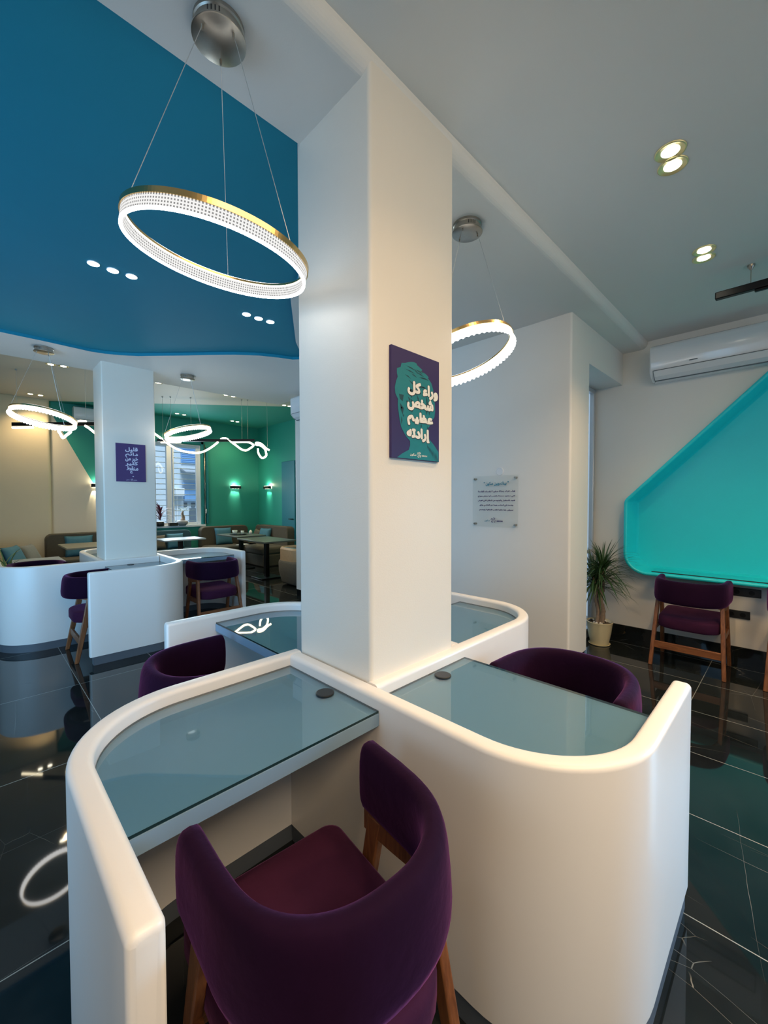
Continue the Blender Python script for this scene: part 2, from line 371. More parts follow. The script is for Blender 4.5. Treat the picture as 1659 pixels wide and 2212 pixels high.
# lettering: letters already in their joined forms, laid left to right; printed flat on the panel
def text_mesh(name, body, mt, parent, center, width, xdir, ydir, bold=0.0, height=None, lift=0.0):
    """bold: stroke widening in metres"""
    c = bpy.data.curves.new('t', 'FONT'); c.body = body; c.align_x = 'CENTER'; c.resolution_u = 4; c.size = 1
    o = bpy.data.objects.new('t', c); COL.objects.link(o)
    bpy.context.view_layer.update()
    src = bpy.data.meshes.new_from_object(o.evaluated_get(bpy.context.evaluated_depsgraph_get()))
    bpy.data.objects.remove(o); bpy.data.curves.remove(c)
    xs = [v.co.x for v in src.vertices]; ys = [v.co.y for v in src.vertices]
    if not xs: return None
    x0, x1, y0, y1 = min(xs), max(xs), min(ys), max(ys)
    k = (width - 2 * bold) / (x1 - x0); ky = ((height - 2 * bold) / (y1 - y0)) if height else k
    xd, yd = Vector(xdir), Vector(ydir); nrm = xd.cross(yd); ce = Vector(center)
    offs = [(0, 0)] + ([(bold * math.cos(a * PI / 6), bold * math.sin(a * PI / 6)) for a in range(12)] if bold > 0 else [])
    if bold > 0.003: offs += [(bold * .5 * math.cos(a * PI / 4), bold * .5 * math.sin(a * PI / 4)) for a in range(8)]
    V, F = [], []
    for q, (ox, oy) in enumerate(offs):
        b0 = len(V)
        V += [tuple(ce + xd * ((v.co.x - (x0 + x1) / 2) * k + ox) + yd * ((v.co.y - (y0 + y1) / 2) * ky + oy) + nrm * (lift + q * 0.000004)) for v in src.vertices]
        F += [[b0 + i for i in p.vertices] for p in src.polygons]
    me = bpy.data.meshes.new(name); me.from_pydata(V, [], F); bpy.data.meshes.remove(src)
    me.materials.append(M[mt])
    ob = bpy.data.objects.new(name, me); COL.objects.link(ob); ob.parent = parent
    return ob
def logo_mark(parent, center, size, xdir, ydir, mt, lift=0.0012):
    """four little hooked petals turning round a centre"""
    bm = bmesh.new(); xd, yd = Vector(xdir), Vector(ydir); n = xd.cross(yd); ce = Vector(center)
    for q in range(4):
        a = q * PI / 2
        for (x0, y0, x1, y1) in ((0.06, 0.16, 0.42, 0.27), (0.32, 0.27, 0.43, 0.46), (0.02, 0.40, 0.25, 0.52), (0.03, 0.05, 0.15, 0.13)):
            vs = []
            for x, y in ((x0, y0), (x1, y0), (x1, y1), (x0, y1)):
                X = x * math.cos(a) - y * math.sin(a); Y = x * math.sin(a) + y * math.cos(a)
                vs.append(bm.verts.new(ce + xd * X * size + yd * Y * size + n * lift))
            bm.faces.new(vs)
    return obj('logo_mark', bm, mt, parent)

# ------------------------------------------------------------------ the room
bm = bmesh.new(); box(bm, -2.7, -2.7, -0.1, 5.6, 10.4, 0.0); struct('floor', bm, 'floor')
bm = bmesh.new(); box(bm, -8, 10.4, -0.25, 14, 18, -0.05); struct('ground', bm, 'concrete')

# lowered soffit round the pillars with the curved teal recess
recess = [(-2.5, 1.54), (1.16, 1.54), (1.30, 1.62), (1.42, 1.95), (1.75, 2.75), (2.25, 3.45), (2.5, 3.72), (2.56, 3.83), (2.50, 3.90), (2.36, 3.95),
          (2.18, 4.04), (1.98, 4.20), (1.79, 4.40), (1.60, 4.61), (1.42, 4.80), (1.28, 4.95), (1.14, 5.05), (1.02, 5.11), (0.90, 5.14), (0.54, 5.12), (0.217, 5.12), (-2.5, 5.10)]
soff_outer = [(-2.65, 1.15), (4.88, 1.15), (4.88, 1.335), (3.505, 1.335), (3.505, 5.88), (-2.65, 5.88)]
bm = bmesh.new()
ngon_hole(bm, soff_outer, recess, lambda x, y: (x, y, 3.03))
for f in bm.faces: f.material_index = 0
ring = [[bm.verts.new((x, y, z)) for x, y in recess] for z in (3.03, 3.06)]
for i in range(len(recess)):
    j = (i + 1) % len(recess)
    bm.faces.new((ring[0][i], ring[0][j], ring[1][j], ring[1][i])).material_index = 1
q = [bm.verts.new(p) for p in ((-2.65, 5.88, 3.03), (3.505, 5.88, 3.03), (3.505, 5.88, 3.42), (-2.65, 5.88, 3.42))]; bm.faces.new(q)
me = bpy.data.meshes.new('soffit')
for f in bm.faces: f.normal_update()
bm.to_mesh(me); bm.free()
me.materials.append(M['ceil']); me.materials.append(M['tealceil'])
so = bpy.data.objects.new('ceiling_soffit', me); COL.objects.link(so); so['kind'] = 'structure'
bm = bmesh.new(); box(bm, -2.65, 1.45, 3.06, 3.0, 5.3, 3.16); struct('ceiling_recess', bm, 'tealceil')
bm = bmesh.new(); box(bm, -2.65, -2.65, 3.10, 4.95, 1.12, 3.16); struct('ceiling', bm, 'ceil')
bm = bmesh.new(); box(bm, -2.65, 5.2, 3.42, 5.6, 10.35, 3.48); struct('ceiling_back', bm, 'ceil_split')
prof = [(1.097, 3.12), (1.097, 3.08)] + [(1.152 - 0.055 * math.cos(a * PI / 16), 3.085 - 0.055 * math.sin(a * PI / 16)) for a in range(1, 9)] + [(1.16, 3.12)]
bm = bmesh.new(); loft(bm, [[(x, y, z) for y, z in prof] for x in (-2.65, 4.88)])
struct('beam', bm, 'ceil', smooth=False)

# pillars (square, softly rounded)
for x0, x1, y0, y1, zt in ((1.03, 1.54, 1.10, 1.565, 3.095), (1.03, 1.56, 5.392, 5.815, 3.04)):
    bm = bmesh.new(); prism(bm, round_poly([(x0, y0), (x1, y0), (x1, y1), (x0, y1)], 0.016, 5), 0, zt)
    o = struct('pillar', bm, 'pillar')
    for p in o.data.polygons: p.use_smooth = True
    o.data.set_sharp_from_angle(angle=R(40))

# right-hand wall with the opening of the turquoise niche
niche_out = [(1.253, 0.748), (1.253, 1.495), (0.125, 2.64), (-1.9, 2.64), (-1.9, 0.748)]
ny = round_poly(niche_out, [0.21, 0.10, 0.12, 0.12, 0.2], 9)
hole = round_poly([(1.23, 0.77), (1.23, 1.485), (0.125, 2.61), (-1.88, 2.61), (-1.88, 0.77)], [0.19, 0.09, 0.1, 0.1, 0.18], 6)
bm = bmesh.new(); ngon_hole(bm, [(-2.65, 0), (1.62, 0), (1.62, 3.12), (-2.65, 3.12)], hole, lambda y, z: (4.88, y, z))
struct('wall_right', bm, 'wall')
bm = bmesh.new(); box(bm, 4.866, -2.6, 0, 4.882, 1.60, 0.17); struct('baseboard_right', bm, 'skirt')
# white partition block behind the front pillar, and the header over the window alcove
bm = bmesh.new(); prism(bm, round_poly([(3.49, 1.32), (3.89, 1.32), (3.89, 5.40), (3.49, 5.40)], [0.02, 0, 0.02, 0.02], 5), 0.15, 3.42)
o = struct('wall_middle', bm, 'wall')
for p in o.data.polygons: p.use_smooth = True
o.data.set_sharp_from_angle(angle=R(40))
bm = bmesh.new(); box(bm, 3.50, 1.33, 0, 3.88, 5.39, 0.15); struct('baseboard_middle', bm, 'skirt')
bm = bmesh.new(); box(bm, 3.89, 1.32, 2.706, 4.88, 1.66, 3.12); struct('trim_1', bm, 'wall')
# alcove window
bm = bmesh.new(); box(bm, 3.90, 1.60, 0.10, 4.88, 1.604, 2.70); w = struct('window_2', bm, 'glass')
bm = bmesh.new()
for b in ((3.89, 1.585, 0.0, 3.94, 1.63, 2.706), (4.835, 1.585, 0.0, 4.88, 1.63, 2.706), (3.94, 1.585, 2.66, 4.835, 1.63, 2.706), (3.94, 1.585, 0.0, 4.835, 1.63, 0.10), (3.94, 1.59, 0.92, 4.835, 1.62, 0.96)):
    box(bm, *b)
obj('window_frame', bm, 'alu', w, bevel=0.004)
# side, street and rear walls
def wall_open(name, outer, openings, tf, m, kind=True):
    bm = bmesh.new(); ngon_hole(bm, outer, openings, tf); return struct(name, bm, m)
wall_open('wall_left', [(-2.65, 0), (10.35, 0), (10.35, 3.45), (-2.65, 3.45)], [(-0.3, 0.4), (4.7, 0.4), (4.7, 2.6), (-0.3, 2.6)], lambda y, z: (-2.62, y, z), 'beige')
wall_open('wall_front', [(-2.65, 0), (4.9, 0), (4.9, 3.15), (-2.65, 3.15)], [(-2.1, 0.35), (3.3, 0.35), (3.3, 2.7), (-2.1, 2.7)], lambda x, z: (x, -2.62, z), 'wall')
for i, (ax, a0, a1, z0, z1, c) in enumerate((('y', -0.3, 4.7, 0.4, 2.6, -2.64), ('x', -2.1, 3.3, 0.35, 2.7, -2.64))):
    bm = bmesh.new()
    for k in range(4):
        p = a0 + (a1 - a0) * k / 3
        if ax == 'y': box(bm, c - 0.03, p - 0.03, z0, c + 0.03, p + 0.03, z1)
        else: box(bm, p - 0.03, c - 0.03, z0, p + 0.03, c + 0.03, z1)
    for z in (z0, z1):
        if ax == 'y': box(bm, c - 0.03, a0, z - 0.03, c + 0.03, a1, z + 0.03)
        else: box(bm, a0, c - 0.03, z - 0.03, a1, c + 0.03, z + 0.03)
    struct('window_%d' % (3 + i), bm, 'alu')
YB = 10.2
wall_open('wall_back', [(-2.65, 0), (5.5, 0), (5.5, 3.45), (-2.65, 3.45)], [(2.42, 0.93), (3.93, 0.93), (3.93, 2.83), (2.42, 2.83)], lambda x, z: (x, YB, z), 'wall_split')
bm = bmesh.new(); prism(bm, round_poly([(-2.62, 10.09), (1.09, 10.09), (1.09, 10.21), (-2.62, 10.21)], [0, 0.05, 0, 0], 5), 0, 3.43); struct('wall_back_left', bm, 'beige')
bm = bmesh.new(); box(bm, 5.45, 5.3, 0, 5.55, 10.3, 3.45); struct('wall_far_right', bm, 'green')
bm = bmesh.new(); box(bm, 3.88, 5.30, 0, 5.5, 5.36, 3.45); struct('wall_lounge', bm, 'wall')
bm = bmesh.new(); box(bm, 5.41, 8.40, 0, 5.452, 8.97, 2.45); d = struct('door_1', bm, 'blueteal', bevel=0.004)
bm = bmesh.new(); tube(bm, [(5.41, 8.47, 1.06), (5.36, 8.47, 1.06), (5.36, 8.59, 1.06)], 0.011); obj('door_handle', bm, 'blackmetal', d, smooth=True)
bm = bmesh.new(); box(bm, 1.09, 10.18, 0, 5.45, 10.202, 0.12); struct('baseboard_back', bm, 'skirt')

# back window with its frame, sashes and outside security bars
bm = bmesh.new(); box(bm, 2.44, 10.30, 0.95, 3.91, 10.304, 2.81); w = struct('window_1', bm, 'glass')
bm = bmesh.new()
for b in ((2.42, 10.26, 0.93, 2.48, 10.34, 2.83), (3.86, 10.26, 0.93, 3.93, 10.34, 2.83), (2.48, 10.26, 2.77, 3.86, 10.34, 2.83), (2.48, 10.26, 0.93, 3.86, 10.34, 0.99), (3.19, 10.25, 0.99, 3.29, 10.345, 2.77), (3.315, 10.24, 0.99, 3.345, 10.33, 2.77)):
    box(bm, *b)
obj('window_frame', bm, 'winwhite', w, bevel=0.006)
bm = bmesh.new()
for k in range(15): tube(bm, [(2.42, 10.42, 1.02 + k * 0.125), (3.93, 10.42, 1.02 + k * 0.125)], 0.011, 6)
obj('security_bars', bm, 'winwhite', w, smooth=True)
bm = bmesh.new()
for b in ((2.40, 10.14, 0.885, 4.02, 10.32, 0.93), (2.42, 10.2, 0.93, 2.425, 10.34, 2.83), (3.925, 10.2, 0.93, 3.93, 10.34, 2.83), (2.42, 10.2, 2.825, 3.93, 10.34, 2.83)):
    box(bm, *b)
obj('window_sill', bm, 'winwhite', w)
bm = bmesh.new()
for b in ((3.94, 10.17, 0.93, 4.00, 10.20, 2.92), (2.35, 10.17, 2.86, 4.00, 10.20, 2.92)): box(bm, *b)
box(bm, 4.05, 10.14, 0.95, 4.10, 10.20, 2.80)
obj('window_casing', bm, 'casing', w, bevel=0.004)
bm = bmesh.new(); tube(bm, [(4.02, 10.16, 0.93), (4.02, 10.16, 2.86)], 0.012, 6); tube(bm, [(4.02, 10.15, 1.20), (4.02, 10.10, 1.20), (4.02, 10.10, 1.30)], 0.014, 6)
obj('shutter_strap', bm, 'steel', w, smooth=True)

# house across the yard, seen through the window
nb = thing('neighbour_house', 'pale stone house seen outside through the barred back window', 'building', (4.8, 14.0, 0))
bm = bmesh.new(); box(bm, -3.2, 0, -0.2, 3.2, 0.5, 5.5); obj('wall', bm, 'facade', nb)
bm = bmesh.new(); box(bm, -0.02, -0.05, 2.72, 0.50, 0, 3.30)
for k in range(9): box(bm, 0.0, -0.065, 2.76 + k * 0.058, 0.48, -0.05, 2.785 + k * 0.058)
obj('shutter', bm, 'shutter', nb)
bm = bmesh.new(); loft(bm, [[(-0.05, 0, 2.56), (-0.05, -0.5, 2.42), (-0.05, -0.5, 2.39), (-0.05, 0, 2.50)], [(0.6, 0, 2.56), (0.6, -0.5, 2.42), (0.6, -0.5, 2.39), (0.6, 0, 2.50)]]); obj('awning', bm, 'awning', nb)
bm = bmesh.new(); box(bm, -0.29, -0.3, 1.65, -0.02, 0, 1.90); tube(bm, [(-0.16, -0.05, 1.65), (-0.16, -0.05, 0.6)], 0.02, 6); obj('air_conditioner', bm, 'acw', nb, bevel=0.01)
bm = bmesh.new(); box(bm, 0.04, -0.12, 1.50, 0.46, 0, 1.84); box(bm, 0.0, -0.2, 2.02, 0.5, 0, 2.08); obj('shuttered_stall', bm, 'shutter', nb)
bm = bmesh.new(); box(bm, 0.21, -0.04, 0.60, 0.50, 0, 1.26); box(bm, 0.05, -0.03, 1.30, 0.15, 0, 1.44); box(bm, 0.28, -0.03, 1.30, 0.40, 0, 1.44); obj('window', bm, 'darkwin', nb)

# ------------------------------------------------------------------ study booths
RI = 0.30
def booth(label, corner, a, b, Lin, Mend, s0, ztop, group, th=0.06, depth=0.555, grommet=True):
    cx, cy = corner; A = Vector((a[0], a[1], 0)); B = Vector((b[0], b[1], 0))
    base = Vector((cx, cy, 0)) + A * (Lin / 2) + B * 0.0
    root = thing('study_booth', label, 'booth', base, 0, group)
    O = Vector((cx, cy, 0)) - base
    def w(s, t, z): return O + A * s + B * t + Vector((0, 0, z))
    path = []                                           # (s, t, ns, nt) on the inner face, with the outward normal
    for k in range(9): path.append((s0 + (Lin - RI - s0) * k / 8, 0, 0, -1))
    for k in range(1, 17):
        an = -PI / 2 + (PI / 2) * k / 16
        path.append((Lin - RI + RI * math.cos(an), RI + RI * math.sin(an), math.cos(an), math.sin(an)))
    for k in range(1, 7): path.append((Lin, RI + (Mend - RI) * k / 6, 1, 0))
    def sweep(bm, z0, z1, r, inset):
        rr = []
        prof = [(0 + inset, z0), (0 + inset, z1 - r)] + [(inset + r - r * math.cos(q * PI / 10), z1 - r + r * math.sin(q * PI / 10)) for q in range(1, 6)] \
             + [(th - inset - r + r * math.sin(q * PI / 10), z1 - r + r * math.cos(q * PI / 10)) for q in range(0, 5)] + [(th - inset, z1 - r), (th - inset, z0)] if r else \
            [(inset, z0), (inset, z1), (th - inset, z1), (th - inset, z0)]
        for (s, t, ns, nt) in path: rr.append([w(s + ns * u, t + nt * u, z) for u, z in prof])
        s, t, ns, nt = path[-1]; er = 0.014
        if r:
            for q in (30, 60, 90):                       # rounded end
                k = er * (1 - math.cos(R(q))); dt = er * math.sin(R(q)) - er
                ring_ = []
                for u, z in prof:
                    uu = th / 2 + (u - th / 2) * (1 - 2 * k / th); zz = z if z <= z0 + 1e-6 else z - k * (1 if z > z1 - r else 0.0)
                    ring_.append(w(s + ns * uu, t + dt + er, zz))
                rr.append(ring_)
        else: rr[-1] = [w(s + ns * u, t + nt * u - 0.012, z) for u, z in prof]
        loft(bm, rr)
    bm = bmesh.new(); sweep(bm, 0.078, ztop, 0.017, 0.0)
    o = obj('partition', bm, 'booth', root)
    for p in o.data.polygons: p.use_smooth = True
    o.data.set_sharp_from_angle(angle=R(55))
    bm = bmesh.new(); sweep(bm, 0.0, 0.0785, 0, 0.006)
    o = obj('plinth', bm, 'plinth', root)
    for p in o.data.polygons: p.use_smooth = True
    o.data.set_sharp_from_angle(angle=R(50))
    outline = [(0.001, 0.001)] + [(Lin - RI + (RI - 0.001) * math.cos(-PI / 2 + PI / 2 * k / 14), RI + (RI - 0.001) * math.sin(-PI / 2 + PI / 2 * k / 14)) for k in range(15)] + [(Lin - 0.001, depth), (0.001, depth)]
    bm = bmesh.new(); loft(bm, [[w(s, t, z) for s, t in outline] for z in (0.735, 0.7765)])
    dsk = obj('desktop', bm, 'desk', root)
    gl = [(s, min(t, depth - 0.003)) for s, t in outline]
    bm = bmesh.new(); loft(bm, [[w(s, t, z) for s, t in gl] for z in (0.7772, 0.785)])
    for f in bm.faces:
        f.normal_update(); f.material_index = 0 if abs(f.normal.z) > 0.5 else 1
    obj('glass_top', bm, ['topglass', 'glassedge'], dsk)
    if grommet:
        bm = bmesh.new(); c = w(0.052, 0.32, 0)
        lathe(bm, [(0.034, 0.785), (0.034, 0.7885), (0.031, 0.790), (0.0005, 0.790)], c.x, c.y, 28)
        g = obj('cable_grommet', bm, 'rubber', dsk)
        bm = bmesh.new(); c2 = w(0.040, 0.336, 0); lathe(bm, [(0.010, 0.7895), (0.010, 0.7905), (0.0005, 0.7905)], c2.x, c2.y, 16)
    bm = bmesh.new(); c = w(0.10, depth - 0.06, 0.733); box(bm, c.x - 0.015, c.y - 0.015, 0.722, c.x + 0.015, c.y + 0.015, 0.7355); obj('desk_bracket', bm, 'rubber', root)
    return root
G1 = 'white study booths around the front pillar'; G2 = 'white study booths around the far pillar'
booth('white curved study booth nearest the camera, with a purple chair tucked in', (0.965, 1.545), (-1, 0), (0, -1), 0.755, 0.825, -0.06, 0.83, G1)
booth('white curved study booth at front right with the long rounded outer panel', (1.025, 1.06), (0, -1), (1, 0), 0.742, 0.808, -0.485, 0.83, G1)
booth('white study booth behind the front pillar on its right, against the white wall', (1.615, 1.12), (1, 0), (0, 1), 0.815, 0.81, -0.59, 0.83, G1)
booth('white study booth behind the front pillar on its left, desk facing the left', (1.555, 1.605), (0, 1), (-1, 0), 0.80, 0.805, -0.485, 0.83, G1)
booth('white booth at the far pillar with a flat panel facing the camera', (1.57, 5.33), (0, -1), (-1, 0), 0.76, 0.825, -0.485, 0.85, G2, th=0.075)
booth('white booth at the far pillar whose long wall runs off the left edge', (0.97, 5.39), (-1, 0), (0, 1), 0.76, 0.81, -0.59, 0.85, G2, grommet=False)
booth('white booth behind the far pillar on its left side', (1.03, 5.83), (0, 1), (1, 0), 0.97, 0.80, -0.44, 0.85, G2, grommet=False)
booth('white booth right of the far pillar with a chair in its opening', (1.65, 5.815), (1, 0), (0, -1), 0.80, 0.745, 0.0, 0.85, G2)

# ------------------------------------------------------------------ purple armchairs
def u_path(n=36, a=0.243, yc=-0.035, yf=0.125):
    pts = []
    for k in range(6): pts.append((a + 0.006 * (1 - k / 6), yf + (yc - yf) * k / 6))
    for k in range(n + 1):
        t = PI * k / n; c, s = math.cos(t), math.sin(t); e = 0.86
        pts.append((a * math.copysign(abs(c) ** e, c), yc - 0.25 * (s ** e)))
    for k in range(5, -1, -1): pts.append((-a - 0.006 * (1 - k / 6), yf + (yc - yf) * k / 6))
    return pts
def u_sweep(bm, sect, path, ends=0.022, lean=0.0):
    P = [Vector((x, y, 0)) for x, y in path]; rings = []; n = len(P)
    L = [0]
    for i in range(1, n): L.append(L[-1] + (P[i] - P[i - 1]).length)
    def frame(i):
        d = (P[min(i + 1, n - 1)] - P[max(i - 1, 0)]).normalized(); return d, Vector((-d.y, d.x, 0))
    def put(p, nn, i, sc, shift=Vector((0, 0, 0))):
        ring = []; back = max(0.0, -(p.y) / 0.28)
        for u, z in sect(L[i] / L[-1]):
            uu = u[0] * sc if isinstance(u, tuple) else u * sc
            zz = z[0] + (z[1] - z[0]) * sc
            ring.append(p + shift - nn * (uu + lean * back * (zz - 0.6)) + Vector((0, 0, zz)))
        return ring
    d0, n0 = frame(0)
    for q in (0.0, 0.35, 0.7): rings.append(put(P[0], n0, 0, max(0.25, math.sqrt(1 - (1 - q) ** 2)), -d0 * ends * (1 - q)))
    for i in range(n): 
        d, nn = frame(i); rings.append(put(P[i], nn, i, 1.0))
    d1, n1 = frame(n - 1)
    for q in (0.7, 0.35, 0.0): rings.append(put(P[-1], n1, n - 1, max(0.25, math.sqrt(1 - (1 - q) ** 2)), d1 * ends * (1 - q)))
    loft(bm, rings)
def pad_section(zb, zt, th, pw=3.2, n=20):
    zm = (zb + zt) / 2
    def f(t):
        out = []; h = (zt - zb) / 2
        for k in range(n):
            a = 2 * PI * k / n; c, s = math.cos(a), math.sin(a)
            out.append((math.copysign(abs(c) ** (2 / pw), c) * th / 2, (zm, zm + math.copysign(abs(s) ** (2 / pw), s) * h)))
        return out
    return f
def leg(bm, p0, p1, w0, w1, d0, d1):
    p0, p1 = Vector(p0), Vector(p1); rr = []
    for p, w_, d_ in ((p0, w0, d0), (p0 + (p1 - p0) * 0.5, (w0 + w1) / 2 * 1.05, (d0 + d1) / 2 * 1.05), (p1, w1, d1)):
        rr.append([p + Vector((x * w_ / 2, y * d_ / 2, 0)) for x, y in ((-1, -1), (1, -1), (1, 1), (-1, 1))])
    loft(bm, rr)
chair_label = 'purple velvet armchair'
def make_chair():
    t = thing('velvet_armchair', chair_label, 'chair')
    bm = bmesh.new(); u_sweep(bm, pad_section(0.583, 0.785, 0.062), u_path(), lean=0.10); obj('backrest', bm, 'velvet', t, smooth=True)
    for sgn in (1, -1):
        pth = [p for p in u_path(a=0.236) if p[0] * sgn > 0 and p[1] > -0.20]
        pth.sort(key=lambda p: -p[1]); bm = bmesh.new(); rr = []
        for k, (x, y) in enumerate(pth):
            q_ = Vector(pth[min(k + 1, len(pth) - 1)]) - Vector(pth[max(k - 1, 0)]); q_.normalize(); nn = Vector((-q_.y, q_.x, 0)); zb = 0.532 + 0.05 * (k / (len(pth) - 1)) ** 1.5
            rr.append([Vector((x, y, z)) + nn * u for u, z in ((-0.011, zb), (0.011, zb), (0.011, 0.60), (-0.011, 0.60))])
        loft(bm, rr); obj('arm_rail', bm, 'wood', t)
    # seat cushion
    out = round_poly([(-0.235, 0.295), (0.235, 0.295), (0.222, -0.245), (-0.222, -0.245)], [0.045, 0.045, 0.13, 0.13], 6)
    bm = bmesh.new(); cx, cy = 0, 0.02; rings = []
    for z, k in ((0.352, 0.93), (0.356, 0.975), (0.37, 1.0), (0.425, 1.0), (0.444, 0.985), (0.453, 0.94), (0.458, 0.80), (0.460, 0.45), (0.461, 0.1)):
        rings.append([(cx + (x - cx) * k, cy + (y - cy) * k, z + 0.008 * (y > 0.2) * (z > 0.4)) for x, y in out])
    loft(bm, rings); obj('seat', bm, 'seatvelvet', t, smooth=True)
    for s in (-1, 1):
        bm = bmesh.new(); leg(bm, (s * 0.255, 0.215, 0.0), (s * 0.240, 0.075, 0.588), 0.030, 0.026, 0.034, 0.058); obj('leg', bm, 'wood', t, bevel=0.005)
        bm = bmesh.new(); leg(bm, (s * 0.262, -0.240, 0.0), (s * 0.232, -0.118, 0.588), 0.030, 0.028, 0.034, 0.055); obj('leg', bm, 'wood', t, bevel=0.005)
        bm = bmesh.new(); loft(bm, [[(s * 0.246 + dx, y, z) for dx, z in ((-0.011, 0.315), (0.011, 0.315), (0.011, 0.36), (-0.011, 0.36))] for y in (-0.18, 0.145)]); obj('seat_rail', bm, 'wood', t)
    bm = bmesh.new(); box(bm, -0.245, -0.215, 0.155, 0.245, -0.192, 0.218); obj('stretcher', bm, 'woodx', t, bevel=0.004)
    bm = bmesh.new(); box(bm, -0.24, 0.135, 0.30, 0.24, 0.157, 0.352); obj('seat_rail', bm, 'woodx', t)
    return t
GC = 'purple velvet armchairs'
chair0 = make_chair(); chair0['group'] = GC
chair0.location = (0.562, 0.785, 0); chair0.rotation_euler = (0, 0, R(-5)); chair0['label'] = 'purple velvet armchair in the foreground, back to the camera, at the nearest booth desk'
dup(chair0, (1.735, 0.68, 0), R(90), 'purple velvet armchair behind the front right booth desk, only its curved back showing')
dup(chair0, (0.795, 1.92, 0), R(-92), 'purple velvet armchair just beyond the nearest booth wall, back to the left')
dup(chair0, (4.597, 0.66, 0), R(-90), 'purple velvet armchair under the turquoise niche beside the potted plant, seen whole')
dup(chair0, (4.605, -0.115, 0), R(-90), 'purple velvet armchair cut off by the right edge, under the turquoise niche')
dup(chair0, (0.895, 4.93, 0), R(-90), 'purple velvet armchair half hidden by the flat panel of the far left booth')
dup(chair0, (2.07, 5.02, 0), R(0), 'purple velvet armchair right of the far pillar, its back to the camera')
dup(chair0, (0.52, 6.20, 0), R(180), 'purple velvet armchair whose rim peeks over the long far left booth wall')

# ------------------------------------------------------------------ turquoise niche with its counter
nic = thing('wall_niche', 'turquoise wall niche with slanted top and counter above the purple chairs', 'niche', (4.88, 0, 0))
bm = bmesh.new(); XF = 4.72 - 4.88; XB = 5.03 - 4.88
def shrink(poly, d):
    out = []; k = len(poly)
    for i in range(k):
        p, a_, b_ = Vector(poly[i]), Vector(poly[i - 1]), Vector(poly[(i + 1) % k])
        e1 = (p - a_).normalized(); e2 = (b_ - p).normalized(); nn = (Vector((-e1.y, e1.x)) + Vector((-e2.y, e2.x)))
        nn = nn.normalized() / max(0.35, math.sqrt((1 + e1.dot(e2)) / 2)); out.append(tuple(p + nn * d))
    return out
area2 = sum(ny[i - 1][0] * ny[i][1] - ny[i][0] * ny[i - 1][1] for i in range(len(ny))); sg = 1 if area2 > 0 else -1
r_in = shrink(ny, sg * 0.034)
secs = [(0.0, -0.02 * 0), ]
rings = [[(0.01, y, z) for y, z in ny], [(XF + 0.012, y, z) for y, z in ny], [(XF, y, z) for y, z in shrink(ny, sg * 0.008)], [(XF, y, z) for y, z in shrink(ny, sg * 0.026)], [(XF + 0.010, y, z) for y, z in r_in],
         [(XB - 0.03, y, z) for y, z in shrink(ny, sg * 0.040)], [(XB, y, z) for y, z in shrink(ny, sg * 0.065)]]
loft(bm, rings, True, False); o = obj('frame', bm, 'niche', nic)
for p in o.data.polygons: p.use_smooth = True
o.data.set_sharp_from_angle(angle=R(60))
bm = bmesh.new(); bm.faces.new([bm.verts.new((XB - 0.001, y, z)) for y, z in shrink(ny, sg * 0.05)]); obj('back_panel', bm, 'niche', nic)
bm = bmesh.new(); box(bm, -0.105, -1.70, 0.784, 0.10, 1.01, 0.7925); obj('counter_top', bm, 'niche', nic)
bm = bmesh.new(); box(bm, -0.112, -1.70, 0.783, -0.105, 1.01, 0.7915); obj('counter_seam', bm, 'rubber', nic)

# wall sockets under the niche
for (y0, y1, z0, z1, lab) in ((0.205, 0.43, 0.632, 0.708, 'long black wall socket directly under the turquoise niche'), (0.275, 0.455, 0.428, 0.500, 'black wall socket lower down, right of the whole purple chair')):
    t = thing('wall_socket', lab, 'socket', (4.88, (y0 + y1) / 2, (z0 + z1) / 2), 0, 'black wall sockets under the niche'); hw, hh = (y1 - y0) / 2, (z1 - z0) / 2
    bm = bmesh.new(); box(bm, -0.012, -hw, -hh, 0, hw, hh); obj('cover_plate', bm, 'rubber', t, bevel=0.004)
    for k in (-1, 1):
        bm = bmesh.new()
        loft(bm, [[(x, k * hw * 0.45 + 0.021 * math.cos(a * PI / 10), 0.021 * math.sin(a * PI / 10)) for a in range(20)] for x in (-0.0135, -0.012)])
        obj('outlet', bm, 'blackmetal', t)

